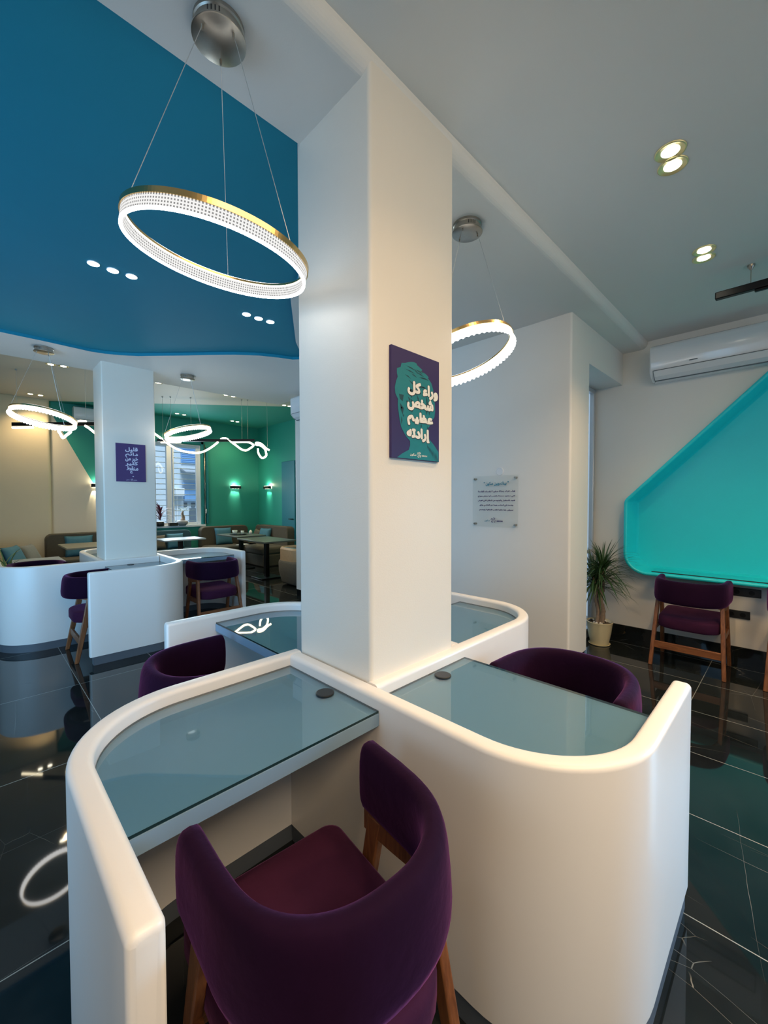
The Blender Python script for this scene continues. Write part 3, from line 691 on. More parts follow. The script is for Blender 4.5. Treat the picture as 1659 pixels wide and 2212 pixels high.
# ------------------------------------------------------------------ air conditioners
def air_con(label, loc, rz, L, badge=True):
    """front looks along -x, wall behind at x=0, width along y"""
    t = thing('air_conditioner', label, 'air conditioner', loc, rz, 'wall air conditioners')
    pr = [(0, 0.0), (-0.10, 0.0), (-0.165, 0.035), (-0.205, 0.085), (-0.21, 0.29), (-0.20, 0.315), (-0.17, 0.33), (0, 0.33)]
    bm = bmesh.new(); loft(bm, [[(x, y, z) for x, z in pr] for y in (-L / 2, L / 2)]); obj('body', bm, 'acw', t, bevel=0.014, seg=3)
    bm = bmesh.new(); loft(bm, [[(x, y, z) for x, z in ((-0.108, -0.002), (-0.172, 0.033), (-0.209, 0.08), (-0.204, 0.083), (-0.165, 0.04), (-0.10, 0.004))] for y in (-L / 2 + 0.045, L / 2 - 0.035)]); obj('louvre', bm, 'acw', t)
    bm = bmesh.new()
    box(bm, -0.2115, -L / 2 + 0.045, 0.083, -0.2, L / 2 - 0.035, 0.086)
    for y in (-L / 2 + 0.041, L / 2 - 0.035):
        loft(bm, [[(x, yy, z) for x, z in ((-0.11, -0.004), (-0.174, 0.031), (-0.212, 0.085), (-0.2, 0.085), (-0.1, 0.004))] for yy in (y, y + 0.004)])
    box(bm, -0.125, -L / 2 + 0.045, -0.0015, -0.115, L / 2 - 0.035, 0.012)
    obj('shadow_gap', bm, 'acd', t)
    if badge:
        bm = bmesh.new(); box(bm, -0.2112, 0.075, 0.118, -0.209, 0.135, 0.125); lathe(bm, [(0.006, 0), (0.006, 0)], 0, 0, 8, False) if False else None
        for k in range(7): box(bm, -0.2116, 0.073 + k * 0.0088, 0.117, -0.2108, 0.079 + k * 0.0088, 0.126)
        obj('badge', bm, 'acd', t)
    return t
air_con('white air conditioner on the right wall above the turquoise niche', (4.88, 0.585, 2.655), 0, 0.90)
air_con('white air conditioner end on the partition wall, seen just left of the front pillar', (3.49, 4.72, 2.66), 0, 0.95, False)
air_con('white air conditioner on the back wall, partly behind the far pillar', (1.95, 10.2, 3.03), R(90), 1.0, False)

# ------------------------------------------------------------------ ring chandeliers
def ring_lamp(label, can, ctr, r, tilt, angs, zc, dotted):
    """can: ceiling rose centre; ctr: lower edge centre of the ring; tilt: slope of the ring in x and y"""
    t = thing('ring_chandelier', label, 'chandelier', (can[0], can[1], zc), 0, 'ring chandeliers beside the pillars')
    O = Vector((can[0], can[1], zc))
    bm = bmesh.new(); lathe(bm, [(0.078, 0.0), (0.078, -0.012), (0.074, -0.016), (0.074, -0.038), (0.083, -0.042), (0.083, -0.046), (0.080, -0.048), (0.0005, -0.048)], 0, 0, 40)
    o = obj('ceiling_rose', bm, 'steel', t)
    for p in o.data.polygons: p.use_smooth = True
    o.data.set_sharp_from_angle(angle=R(35))
    bm = bmesh.new()
    for k in range(4):
        a = R(-140 + k * 9); box(bm, 0, 0, -0.032, 0.0, 0, -0.012) if False else None
        c = Vector((0.0742 * math.cos(a), 0.0742 * math.sin(a), -0.025)); d = Vector((-math.sin(a), math.cos(a), 0)) * 0.002
        bm.faces.new([bm.verts.new(p) for p in (c - d + Vector((0, 0, -.009)), c + d + Vector((0, 0, -.009)), c + d + Vector((0, 0, .009)), c - d + Vector((0, 0, .009)))])
    obj('vent_slots', bm, 'rubber', t)
    nrm = Vector((-tilt[0], -tilt[1], 1)).normalized(); h = 0.050
    q = Vector((0, 0, 1)).rotation_difference(nrm).to_matrix().to_4x4()
    loc = Vector(ctr) + nrm * (h / 2) - O; mt = Matrix.Translation(loc) @ q
    n = 144
    def band(bm, ra, rb, z0, z1):
        rg = [[((rr) * math.cos(2 * PI * k / n), rr * math.sin(2 * PI * k / n), z) for rr, z in ((ra, z0), (rb, z0), (rb, z1), (ra, z1))] for k in range(n)]
        vr = [[bm.verts.new(p) for p in x] for x in rg]
        for i in range(n):
            a, b = vr[i], vr[(i + 1) % n]
            for j in range(4): bm.faces.new((a[j], a[(j + 1) % 4], b[(j + 1) % 4], b[j]))
    bm = bmesh.new(); band(bm, r - 0.007, r + 0.002, -h / 2, h / 2 - 0.004)
    g = obj('light_band', bm, 'ringband' if dotted else 'ringglow', t); g.matrix_local = mt
    bm = bmesh.new(); band(bm, r - 0.010, r + 0.006, h / 2 - 0.004, h / 2 + 0.004); band(bm, r + 0.0021, r + 0.006, h / 2 - 0.012, h / 2 - 0.004)
    g2 = obj('brass_rim', bm, 'brass', t); g2.matrix_local = mt
    bm = bmesh.new(); band(bm, r - 0.006, r + 0.001, h / 2 + 0.0035, h / 2 + 0.006); g4 = obj('upper_led', bm, 'ringglow', t); g4.matrix_local = mt  # upward glowing strip added to lighten the soffit above the ring
    if not dotted:
        bm = bmesh.new()
        for k in range(64):
            a = 2 * PI * k / 64; sphere(bm, (r * math.cos(a) - 0.002, r * math.sin(a), -h / 2), 0.0085, 1, 1, 1.0, 8)
        g3 = obj('crystal_fringe', bm, 'ringglow', t, smooth=True); g3.matrix_local = mt
    for k, a in enumerate(angs):
        a = R(a); top = Vector((0.058 * math.cos(a), 0.058 * math.sin(a), -0.048)); bot = mt @ Vector((r * math.cos(a), r * math.sin(a), h / 2))
        bm = bmesh.new(); tube(bm, [top + Vector((0, 0, 0.002)), top + Vector((0, 0, -0.016))], 0.004, 8); obj('cable_grip', bm, 'steel', t)
        bm = bmesh.new(); tube(bm, [top, bot], 0.0011, 6); obj('cable', bm, 'cable', t)
    c = Vector(ctr) + nrm * 0.02
    return t
ring_lamp('ring chandelier with dotted light band hanging at upper left, nearest the camera', (0.598, 1.345), (0.612, 1.398, 2.309), 0.287, (-0.066, 0.204), (190, 292, 62), 3.03, True)
ring_lamp('ring chandelier half hidden by the right edge of the front pillar', (1.985, 1.325), (1.918, 1.296, 2.254), 0.275, (0.078, -0.32), (315, 80, 190), 3.03, False)
ring_lamp('ring chandelier at far left, left of the far pillar', (0.545, 5.34), (0.522, 5.30, 2.302), 0.265, (-0.188, -0.12), (170, 300, 45), 3.03, False)
ring_lamp('ring chandelier right of the far pillar, in front of the green ceiling', (1.90, 5.29), (1.901, 5.274, 2.304), 0.263, (0.20, -0.171), (165, 285, 30), 3.03, False)

# ------------------------------------------------------------------ recessed lamps
def downlight(label, pts, z, cool, r=0.048, power=0, col=WARM, ang=115, group=None):
    cx = sum(p[0] for p in pts) / len(pts); cy = sum(p[1] for p in pts) / len(pts)
    t = thing('recessed_downlight', label, 'ceiling light', (cx, cy, z), 0, group)
    for x, y in pts:
        bm = bmesh.new(); lathe(bm, [(r, 0.0), (r, -0.004), (r * 0.92, -0.006), (r * 0.86, -0.002), (r * 0.60, -0.0012)], x - cx, y - cy, 32, False)
        o = obj('trim_ring', bm, 'lampring' if not cool else 'acw', t, smooth=True)
        bm = bmesh.new(); bm.faces.new([bm.verts.new((x - cx + r * (0.92 if cool else 0.58) * math.cos(2 * PI * k / 28), y - cy + r * (0.92 if cool else 0.58) * math.sin(2 * PI * k / 28), -0.0064 if cool else -0.0024)) for k in range(28)]); obj('lamp_lens', bm, 'lensb' if cool else 'lens', t)
    if power: spot('downlight_beam', (cx, cy, z - 0.02), power, col, ang, 0.75, size=0.06)
    return t
GR = 'twin recessed lamps in the right ceiling'; GTL = 'triple recessed lamps in the teal ceiling'; GB = 'twin recessed lamps in the lounge ceiling'
downlight('large twin recessed lamp in the right ceiling, upper of the two in view', [(2.305, 0.44), (2.41, 0.45)], 3.10, False, 0.062, 48, WARM, 120, GR)
downlight('twin recessed lamp in the right ceiling, lower one in view, by the black bar', [(3.36, 0.45), (3.465, 0.465)], 3.10, False, 0.062, 48, WARM, 120, GR)
downlight('triple recessed lamp left of centre in the teal ceiling, under the near ring', [(0.60, 3.29), (0.71, 3.295), (0.82, 3.29)], 3.06, True, 0.036, 13, (0.34, 0.68, 1.0), 120, GTL)
downlight('triple recessed lamp in the teal ceiling close to the front pillar', [(1.66, 3.28), (1.77, 3.28), (1.875, 3.27)], 3.06, True, 0.036, 13, (0.34, 0.68, 1.0), 120, GTL)
for pts, lab in (([(0.83, 7.44), (0.97, 7.42)], 'twin recessed lamp just below the far left ring rose'), ([(0.79, 9.74), (0.93, 9.74)], 'twin recessed lamp above the far left ring, near the beige wall'),
                 ([(2.06, 7.38), (2.20, 7.37)], 'twin recessed lamp cut by the right edge of the far pillar'), ([(3.31, 7.36), (3.45, 7.37)], 'twin recessed lamp in the lounge ceiling right of the far ring rose'),
                 ([(4.50, 7.34), (4.62, 7.33)], 'recessed lamp beside the small white sensor near the wall unit'), ([(3.24, 9.67), (3.40, 9.70)], 'twin recessed lamp in the green ceiling above the back window'),
                 ([(4.48, 9.64), (4.62, 9.66)], 'twin recessed lamp in the green ceiling nearest the green corner')):
    downlight(lab, pts, 3.42, False, 0.06, 50, (1.0, 0.74, 0.42), 125, GB)
# lamps of the same rows that light the front pillar and the booths from above, out of the frame
for x, y, z, p_ in ((1.30, 0.42, 3.10, 14), (0.30, 0.42, 3.10, 26), (-0.9, 0.42, 3.10, 4), (0.6, -1.0, 3.10, 40), (2.3, -0.9, 3.10, 40), (3.6, -0.9, 3.10, 48)):
    spot('downlight_beam', (x, y, z - 0.02), p_, WARM, 120, 0.75, size=0.06)

# ------------------------------------------------------------------ black linear lamp hanging by the air conditioner
t = thing('linear_pendant', 'black bar lamp hanging under the right ceiling at the right edge', 'pendant lamp', (3.80, 0.44, 3.10))
bm = bmesh.new(); box(bm, -0.022, -1.5, -0.175, 0.022, 0.0, -0.125); box(bm, -0.016, -1.5, -0.190, 0.016, -0.21, -0.175); obj('bar', bm, 'blackmetal', t, bevel=0.006)
for y in (-0.19, -1.2):
    bm = bmesh.new(); tube(bm, [(0, y, -0.125), (0, y, -0.03)], 0.003, 6); lathe(bm, [(0.022, 0.0), (0.020, -0.012), (0.006, -0.034), (0.0005, -0.034)], 0, y, 14); obj('hanger', bm, 'steel', t)

# ------------------------------------------------------------------ wavy LED pendants over the lounge
def smooth_path(P, n=10):
    P = [Vector(p) for p in P]; out = []
    for i in range(len(P) - 1):
        a, b, c, d = P[max(i - 1, 0)], P[i], P[i + 1], P[min(i + 2, len(P) - 1)]
        for k in range(n):
            s = k / n; out.append(0.5 * ((2 * b) + (c - a) * s + (2 * a - 5 * b + 4 * c - d) * s * s + (3 * b - a - 3 * c + d) * s ** 3))
    out.append(P[-1]); return out
def wavy(label, bar, tubes, straights, cabs):
    b0 = Vector(bar[0]); t = thing('wavy_pendant', label, 'pendant lamp', b0, 0, 'wavy LED pendants in the lounge')
    bm = bmesh.new(); d = (Vector(bar[1]) - b0); s = Vector((-d.y, d.x, 0)).normalized() * 0.016
    loft(bm, [[p + s * a + Vector((0, 0, b)) for a, b in ((-1, -0.02), (1, -0.02), (1, 0.03), (-1, 0.03))] for p in (Vector((0, 0, 0)), d)]); obj('bar', bm, 'blackmetal', t)
    for P in tubes:
        bm = bmesh.new(); tube(bm, smooth_path([Vector(p) - b0 for p in P]), 0.017, 8); obj('led_tube', bm, 'tube', t, smooth=True)
    for P in straights:
        bm = bmesh.new(); tube(bm, [Vector(p) - b0 for p in P], 0.016, 8); obj('led_tube', bm, 'tube', t, smooth=True)
    for c in cabs:
        bm = bmesh.new(); tube(bm, [Vector(c) - b0, Vector((c[0], c[1], 3.42)) - b0], 0.0022, 5); lathe(bm, [(0.012, 3.42 - b0.z), (0.012, 3.40 - b0.z), (0.0005, 3.40 - b0.z)], c[0] - b0.x, c[1] - b0.y, 10); obj('cable', bm, 'cable', t)
wavy('wavy LED pendant on a black bar before the green wall and window', [(2.45, 8.36, 2.61), (3.86, 7.36, 2.65)],
     [[(2.40, 8.39, 2.75), (2.52, 8.31, 2.64), (2.63, 8.23, 2.53), (2.77, 8.13, 2.44), (2.93, 8.01, 2.40), (3.07, 7.92, 2.41), (3.20, 7.83, 2.49), (3.32, 7.74, 2.61)],
      [(3.36, 7.72, 2.66), (3.39, 7.69, 2.68), (3.45, 7.65, 2.67), (3.57, 7.56, 2.56), (3.66, 7.50, 2.48), (3.73, 7.45, 2.46), (3.80, 7.40, 2.51), (3.84, 7.37, 2.56), (3.80, 7.40, 2.60), (3.73, 7.45, 2.62), (3.52, 7.60, 2.61)],
      [(4.08, 7.20, 2.47), (4.03, 7.24, 2.51), (3.96, 7.29, 2.59), (3.89, 7.34, 2.61), (3.88, 7.34, 2.57), (3.94, 7.30, 2.56), (4.01, 7.26, 2.50), (4.03, 7.24, 2.43), (4.03, 7.24, 2.36), (3.97, 7.28, 2.32), (3.92, 7.32, 2.40), (3.91, 7.33, 2.50)]],
     [[(2.50, 8.32, 2.58), (2.78, 8.12, 2.59)]], [(2.53, 8.30, 2.61), (2.64, 8.22, 2.61), (2.93, 8.02, 2.62), (3.67, 7.49, 2.65), (3.76, 7.43, 2.65), (4.05, 7.22, 2.54)])
wavy('wavy LED pendant on a black bar left of the far pillar', [(0.45, 8.12, 2.62), (1.40, 7.08, 2.61)],
     [[(0.94, 7.58, 2.58), (0.92, 7.60, 2.52), (0.94, 7.58, 2.47), (0.96, 7.55, 2.42), (1.00, 7.51, 2.46), (1.04, 7.46, 2.51), (1.01, 7.50, 2.57)], [(1.09, 7.41, 2.61), (1.13, 7.37, 2.655), (1.20, 7.30, 2.65)], [(1.19, 7.30, 2.59), (1.23, 7.25, 2.55), (1.29, 7.19, 2.48)]],
     [[(0.45, 8.12, 2.575), (0.66, 7.89, 2.575)]], [(0.50, 8.06, 2.62), (1.2, 7.3, 2.62)])

# ------------------------------------------------------------------ wall sconces
def sconce(label, loc, rz):
    t = thing('wall_sconce', label, 'wall lamp', loc, rz, 'black wall sconces in the lounge')
    bm = bmesh.new(); box(bm, -0.13, -0.105, -0.035, 0.13, -0.012, 0.035); obj('shade', bm, 'blackmetal', t, bevel=0.006)
    bm = bmesh.new(); box(bm, -0.115, -0.012, -0.03, 0.115, 0.0, 0.03); obj('back_plate', bm, 'sconceglow', t)
    bm = bmesh.new(); box(bm, -0.12, -0.09, 0.035, 0.12, -0.025, 0.037); obj('upper_led', bm, 'sconceglow', t)
    for k in (-1, 0, 1):
        bm = bmesh.new(); lathe(bm, [(0.022, -0.037), (0.0005, -0.037)], k * 0.075, -0.06, 14); obj('lower_led', bm, 'sconceglow', t)
    mt = Matrix.Translation(loc) @ Matrix.Rotation(rz, 4, 'Z'); dn = (mt.to_3x3() @ Vector((0, 0.42, -1)))
    for k in (-1, 0, 1): spot('sconce_beam', mt @ Vector((k * 0.075, -0.06, -0.045)), 4.5, (1.0, 0.90, 0.65), 44, 0.15, dn, 0.004)
    point('sconce_glow', mt @ Vector((0, -0.06, 0.07)), 1.4, (1.0, 0.93, 0.62), 0.02)
sconce('black wall sconce on the green back wall right of the window', (4.78, YB, 1.845), 0)
sconce('black wall sconce on the green side wall, rightmost of the lounge', (5.45, 9.64, 1.84), R(-90))
sconce('black wall sconce at the slanted green edge, cut by the far pillar', (1.86, YB, 1.82), 0)
t = thing('ceiling_sensor', 'small white cylindrical sensor under the lounge ceiling beside the partition air conditioner', 'sensor', (4.17, 6.75, 3.42))
bm = bmesh.new(); lathe(bm, [(0.05, 0), (0.05, -0.01), (0.035, -0.012), (0.033, -0.09), (0.02, -0.10), (0.0005, -0.10)], 0, 0, 18); obj('housing', bm, 'acw', t)

# ------------------------------------------------------------------ posters and the acrylic sign
ps = thing('poster', 'tall purple and teal portrait poster with big white Arabic lettering on the front pillar', 'poster', (1.275, 1.10, 1.875))
bm = bmesh.new(); box(bm, -0.146, -0.012, -0.212, 0.146, 0.0, 0.212); obj('panel', bm, 'poster_p', ps)
def flat(name, pts, m, parent, y, xdir=(1, 0, 0)):
    bm = bmesh.new(); vs = [bm.verts.new((p[0], y, p[1])) for p in pts]; bmesh.ops.triangle_fill(bm, use_beauty=True, edges=[bm.edges.new((vs[i], vs[(i + 1) % len(vs)])) for i in range(len(vs))]); return obj(name, bm, m, parent)
PX = lambda u, v: (-0.146 + 0.292 * u, 0.212 - 0.424 * v)       # u right, v down, 0..1
head = [(.10, .995), (.20, .955), (.33, .915), (.36, .87), (.36, .83), (.29, .80), (.24, .765), (.18, .715), (.15, .65), (.13, .58), (.115, .52), (.12, .47), (.07, .425), (.06, .37), (.085, .31), (.115, .27), (.10, .235), (.10, .195), (.17, .175), (.19, .135),
        (.26, .125), (.33, .105), (.38, .095), (.44, .088), (.50, .094), (.50, .105), (.58, .125), (.62, .135), (.60, .145), (.70, .165), (.76, .185), (.74, .195), (.82, .235), (.86, .29), (.875, .35), (.90, .42), (.905, .50), (.89, .56), (.83, .60), (.80, .645), (.74, .68), (.73, .74), (.78, .79), (.87, .83), (.985, .90), (.985, .995)]
flat('silhouette', [PX(*p) for p in head], 'poster_t', ps, -0.0128)
rnd = random.Random(3)
bm = bmesh.new()
def stroke(u, v, du, dv, w_):
    a, b = Vector(PX(u, v)), Vector(PX(u + du, v + dv)); d = (b - a).normalized(); n_ = Vector((-d.y, d.x)) * w_; mid = (a + b) / 2 + n_ * 0.5
    bm.faces.new([bm.verts.new((p.x, -0.0132, p.y)) for p in (a, mid - n_, b, mid + n_)])
for k in range(16): u, v = rnd.uniform(.14, .62), rnd.uniform(.14, .30); stroke(u, v, rnd.uniform(.08, .2), rnd.uniform(-.01, .05), 0.0025)
for k in range(26): u, v = rnd.uniform(.16, .80), rnd.uniform(.32, .66); stroke(u, v, rnd.uniform(-.03, .06), rnd.uniform(.02, .08), 0.004)
for k in range(7): stroke(.72 + k * .035, .84 + k * .012, .03, .06 + .01 * k, 0.003)
stroke(.14, .42, .07, .06, 0.014); stroke(.16, .50, .05, .10, 0.010); stroke(.30, .36, .2, .03, 0.008); stroke(.72, .40, -.02, .16, 0.010)
obj('brush_strokes', bm, 'poster_td', ps)
rows = [('\ufede\ufedb \ufe80\ufe8d\ufead\ufeed', .635, .335, .665), ('\ufeba\ufea8\ufeb7', .58, .475, .57), ('\ufee2\ufef4\ufec8\ufecb', .575, .615, .56), ('\ufeea\ufe97\ufea9\ufe8d\ufead\ufe87', .53, .765, .49)]
for body, u, v, wd in rows:
    c = PX(u, v)
    text_mesh('letter_shadow', body, 'ink_dk', ps, (c[0] + 0.0008, -0.0134, c[1] - 0.0008), wd * 0.292 + 0.004, (1, 0, 0), (0, 0, 1), 0.0060, 0.063, 0)
    text_mesh('lettering', body, 'ink_w', ps, (c[0], -0.0140, c[1]), wd * 0.292, (1, 0, 0), (0, 0, 1), 0.0040, 0.059, 0)
c = PX(.42, .955); text_mesh('brand_lettering', '\ufee5\ufeee\ufedc\ufeb3', 'ink_w', ps, (c[0], -0.0138, c[1]), 0.038, (1, 0, 0), (0, 0, 1), 0.0004, 0.012, 0)
c = PX(.545, .95); logo_mark(ps, (c[0], -0.0138, c[1]), 0.022, (1, 0, 0), (0, 0, 1), 'ink_w', 0)
c = PX(.66, .957); text_mesh('brand_lettering', 'SUKOON', 'ink_w', ps, (c[0], -0.0138, c[1]), 0.034, (1, 0, 0), (0, 0, 1), 0.0003, 0.006, 0)

p2 = thing('poster', 'small violet poster with thin white Arabic lettering on the far pillar', 'poster', (1.30, 5.392, 1.935))
bm = bmesh.new(); box(bm, -0.148, -0.012, -0.215, 0.148, 0.0, 0.215); obj('panel', bm, 'poster_v', p2)
QX = lambda u, v: (-0.148 + 0.296 * u, 0.215 - 0.43 * v)
for body, u, v, wd, hh in (('\ufede\ufef4\ufee0\ufed7', .52, .155, .43, .056), ('\ufee2\ufe8b\ufe8d\ufea9', .52, .285, .43, .056), ('\ufee6\ufee3 \ufeae\ufef4\ufea7', .52, .410, .43, .052), ('\ufeae\ufef4\ufe9c\ufedb', .52, .525, .43, .052), ('\ufec2\ufed8\ufee8\ufee3', .54, .640, .40, .054), ('\ufec9', .52, .795, .13, .072)):
    c = QX(u, v); text_mesh('lettering', body, 'ink_l', p2, (c[0], -0.0128, c[1]), wd * 0.296, (1, 0, 0), (0, 0, 1), 0.0020, hh, 0)
c = QX(.51, .945); logo_mark(p2, (c[0], -0.0128, c[1]), 0.022, (1, 0, 0), (0, 0, 1), 'ink_l', 0)
c = QX(.38, .955); text_mesh('brand_lettering', '\ufee5\ufeee\ufedc\ufeb3', 'ink_l', p2, (c[0], -0.0128, c[1]), 0.036, (1, 0, 0), (0, 0, 1), 0.0004, 0.009, 0)
c = QX(.63, .957); text_mesh('brand_lettering', 'SUKOON', 'ink_l', p2, (c[0], -0.0128, c[1]), 0.036, (1, 0, 0), (0, 0, 1), 0.0004, 0.006, 0)

sg_ = thing('acrylic_sign', 'clear acrylic sign with Arabic lines on steel standoffs on the white partition wall', 'sign', (3.49, 2.0, 1.488))
bm = bmesh.new(); box(bm, -0.030, -0.235, -0.240, -0.025, 0.235, 0.240); obj('sheet', bm, 'acrylic', sg_)
for y in (-0.205, 0.215):
    for z in (-0.215, 0.215):
        bm = bmesh.new(); tube(bm, [(0, y, z), (-0.034, y, z)], 0.010, 14); obj('standoff', bm, 'steel', sg_)
SX = (0, -1, 0); SZ = (0, 0, 1)
text_mesh('title', '\u201c \ufee5\ufeee\ufedc\ufeb3 \ufee6\ufef4\ufe91\ufeed \ufeda\ufee8\ufef4\ufe91 \u201d', 'ink_t', sg_, (-0.0308, -0.015, 0.165), 0.26, SX, SZ, 0.0014, 0.040, 0)
for body, z, wd in (('\ufe94\ufee3\ufea9\ufe8e\ufed8\ufedf\ufe8d \ufeda\ufeb4\ufed4\ufee8\ufedf \ufe93\ufeae\ufef4\ufed0\ufebb \ufe94\ufedf\ufe8e\ufeb3\ufead \ufed9\ufeae\ufe98\ufee7 ...\ufe8e\ufee8\ufeeb', 0.093, .385),
                    ('\ufea1\ufe8e\ufea0\ufee8\ufe91 \ufede\ufed4\ufe98\ufea4\ufe97 \ufeed\ufe83 \ufe90\ufecc\ufe98\ufedf\ufe8e\ufe91 \ufe94\ufee0\ufee4\ufea4\ufee3 \ufea9\ufeee\ufecc\ufe98\ufeb3 \ufef2\ufe98\ufedf\ufe8d', 0.050, .385),
                    ('\ufeb6\ufef4\ufecc\ufe97 \ufef2\ufe98\ufedf\ufe8d \ufee5\ufe8e\ufedc\ufee4\ufedf\ufe8d \ufee6\ufee3 \ufe80\ufeed\ufeaa\ufeec\ufedf\ufe8d\ufeed \ufead\ufe8d\ufeae\ufed8\ufe98\ufeb3\ufe8e\ufedf\ufe8d \ufeaa\ufea0\ufe98\ufed3', 0.007, .385),
                    ('\ufed6\ufe9c\ufee7\ufeed \ufef2\ufebf\ufe8e\ufee4\ufedf\ufe8d \ufee6\ufecb \ufe8d\ufeaa\ufef4\ufecc\ufe91 \ufeae\ufebf\ufe8e\ufea4\ufedf\ufe8d \ufef2\ufed3 \ufeea\ufecc\ufec0\ufee7\ufeed', -0.037, .35),
                    ('\ufee2\ufeb4\ufe98\ufe92\ufee7\ufeed \ufe94\ufef3\ufe8e\ufedc\ufea4\ufedf\ufe8d \ufe90\ufe98\ufedc\ufee7 \ufe8e\ufee4\ufe8b\ufe8d\ufea9 \ufe8e\ufee8\ufeeb \ufef0\ufed8\ufe92\ufee8\ufeb3', -0.080, .35)):
    text_mesh('body_line', body, 'ink_p', sg_, (-0.0308, -0.015, z), wd, SX, SZ, 0.0010, 0.020, 0)
text_mesh('brand_lettering', '\ufee5\ufeee\ufedc\ufeb3', 'ink_t', sg_, (-0.0308, 0.075, -0.212 + 0.03), 0.058, SX, SZ, 0.0006, 0.020, 0)
logo_mark(sg_, (-0.0308, 0.012, -0.176), 0.046, SX, SZ, 'ink_p', 0)
text_mesh('brand_lettering', 'SUKOON', 'ink_p', sg_, (-0.0308, -0.055, -0.184), 0.062, SX, SZ, 0.0012, 0.013, 0)
t = thing('blanking_disc', 'round white blanking cap on the partition wall just above the acrylic sign', 'wall fitting', (3.49, 1.96, 1.768))
bm = bmesh.new(); loft(bm, [[(x, r_ * math.cos(2 * PI * k / 28), r_ * math.sin(2 * PI * k / 28)) for k in range(28)] for x, r_ in ((0, 0.037), (-0.006, 0.037), (-0.009, 0.033), (-0.007, 0.030))]); obj('cover', bm, 'acw', t, smooth=False)

# ------------------------------------------------------------------ potted dracaena by the alcove
def blade(bm, o, d, L, w_, droop, n=6):
    d = Vector(d).normalized(); side = d.cross(Vector((0, 0, 1)));
    side = side.normalized() if side.length > 1e-3 else Vector((1, 0, 0))
    pv = None; p = Vector(o); step = L / n
    for i in range(n + 1):
        s = i / n; ww = w_ * (1 - s) ** 0.7 * (0.55 + 0.9 * min(s * 3, 1)) / 1.4
        nn = side.cross(d).normalized() * (0.25 * ww)
        cur = (bm.verts.new(p - side * ww), bm.verts.new(p - nn * 1.2), bm.verts.new(p + side * ww))
        if pv:
            bm.faces.new((pv[0], pv[1], cur[1], cur[0])); bm.faces.new((pv[1], pv[2], cur[2], cur[1]))
        pv = cur; p = p + d * step; d = (d + Vector((0, 0, -droop / n))).normalized()
pl = thing('potted_dracaena', 'spiky dark green dracaena in a cream pot by the alcove window', 'plant', (4.60, 1.43, 0))
bm = bmesh.new(); lathe(bm, [(0.0005, 0.004), (0.082, 0.004), (0.086, 0.012), (0.088, 0.02), (0.108, 0.12), (0.118, 0.20), (0.124, 0.232), (0.127, 0.240), (0.123, 0.244), (0.117, 0.236), (0.112, 0.215), (0.0005, 0.215)], 0, 0, 36, False); obj('pot', bm, 'pot', pl, smooth=True)
bm = bmesh.new(); lathe(bm, [(0.0005, 0.0), (0.092, 0.0), (0.104, 0.012), (0.101, 0.013), (0.088, 0.005), (0.0005, 0.005)], 0, 0, 30, False); obj('saucer', bm, 'pot', pl, smooth=True)
bm = bmesh.new(); lathe(bm, [(0.113, 0.216), (0.06, 0.222), (0.0005, 0.225)], 0, 0, 24, False); obj('soil', bm, 'soil', pl, smooth=True)
rnd = random.Random(5)
bm = bmesh.new(); bd = bmesh.new()
for k in range(16):
    a = rnd.uniform(0, 2 * PI); rr = rnd.uniform(0.045, 0.098); sphere(bm if k % 3 else bd, (rr * math.cos(a), rr * math.sin(a), 0.228), rnd.uniform(0.011, 0.018), 1.1, 0.9, 0.75, 8)
obj('white_pebbles', bm, 'pebw', pl, smooth=True); obj('dark_pebbles', bd, 'rubber', pl, smooth=True)
stems = [((-0.03, 0.02), (-0.05, 0.045, 0.70), 0.016), ((0.012, -0.012), (0.025, -0.015, 0.80), 0.026), ((0.03, 0.03), (0.01, 0.03, 0.66), 0.018)]
for (bx, by), tip, r_ in stems:
    P = smooth_path([(bx, by, 0.215), (bx + 0.012, by - 0.008, 0.34), (bx - 0.006, by + 0.012, 0.47), ((bx + tip[0]) / 2 + 0.008, (by + tip[1]) / 2, 0.58), tip], 6)
    bm = bmesh.new(); tube(bm, P, [r_ * (1.15 - 0.35 * i / len(P)) * (1 + 0.12 * math.sin(i * 2.3)) for i in range(len(P))], 9); obj('trunk', bm, 'bark', pl, smooth=True)
bm = bmesh.new()
for (bx, by), tip, r_ in stems:
    nb_ = 95 if r_ > 0.02 else 62
    for k in range(nb_):
        a = rnd.uniform(0, 2 * PI); el = rnd.uniform(-0.45, 1.35); d = (math.cos(a) * math.cos(el), math.sin(a) * math.cos(el), math.sin(el))
        o = (tip[0] + d[0] * 0.015, tip[1] + d[1] * 0.015, tip[2] + rnd.uniform(-0.10, 0.03))
        if 4.60 + o[0] + d[0] * 0.3 > 4.85 and d[0] > 0: d = (d[0] * 0.45, d[1], d[2] + 0.3)
        if d[1] > 0.3: d = (d[0], d[1] * 0.45, d[2] + 0.2)
        blade(bm, o, d, rnd.uniform(0.26, 0.42) * (1.12 if d[1] < -0.3 else 1.0), rnd.uniform(0.009, 0.013), rnd.uniform(0.5, 1.7))
obj('leaves', bm, 'leaf', pl)

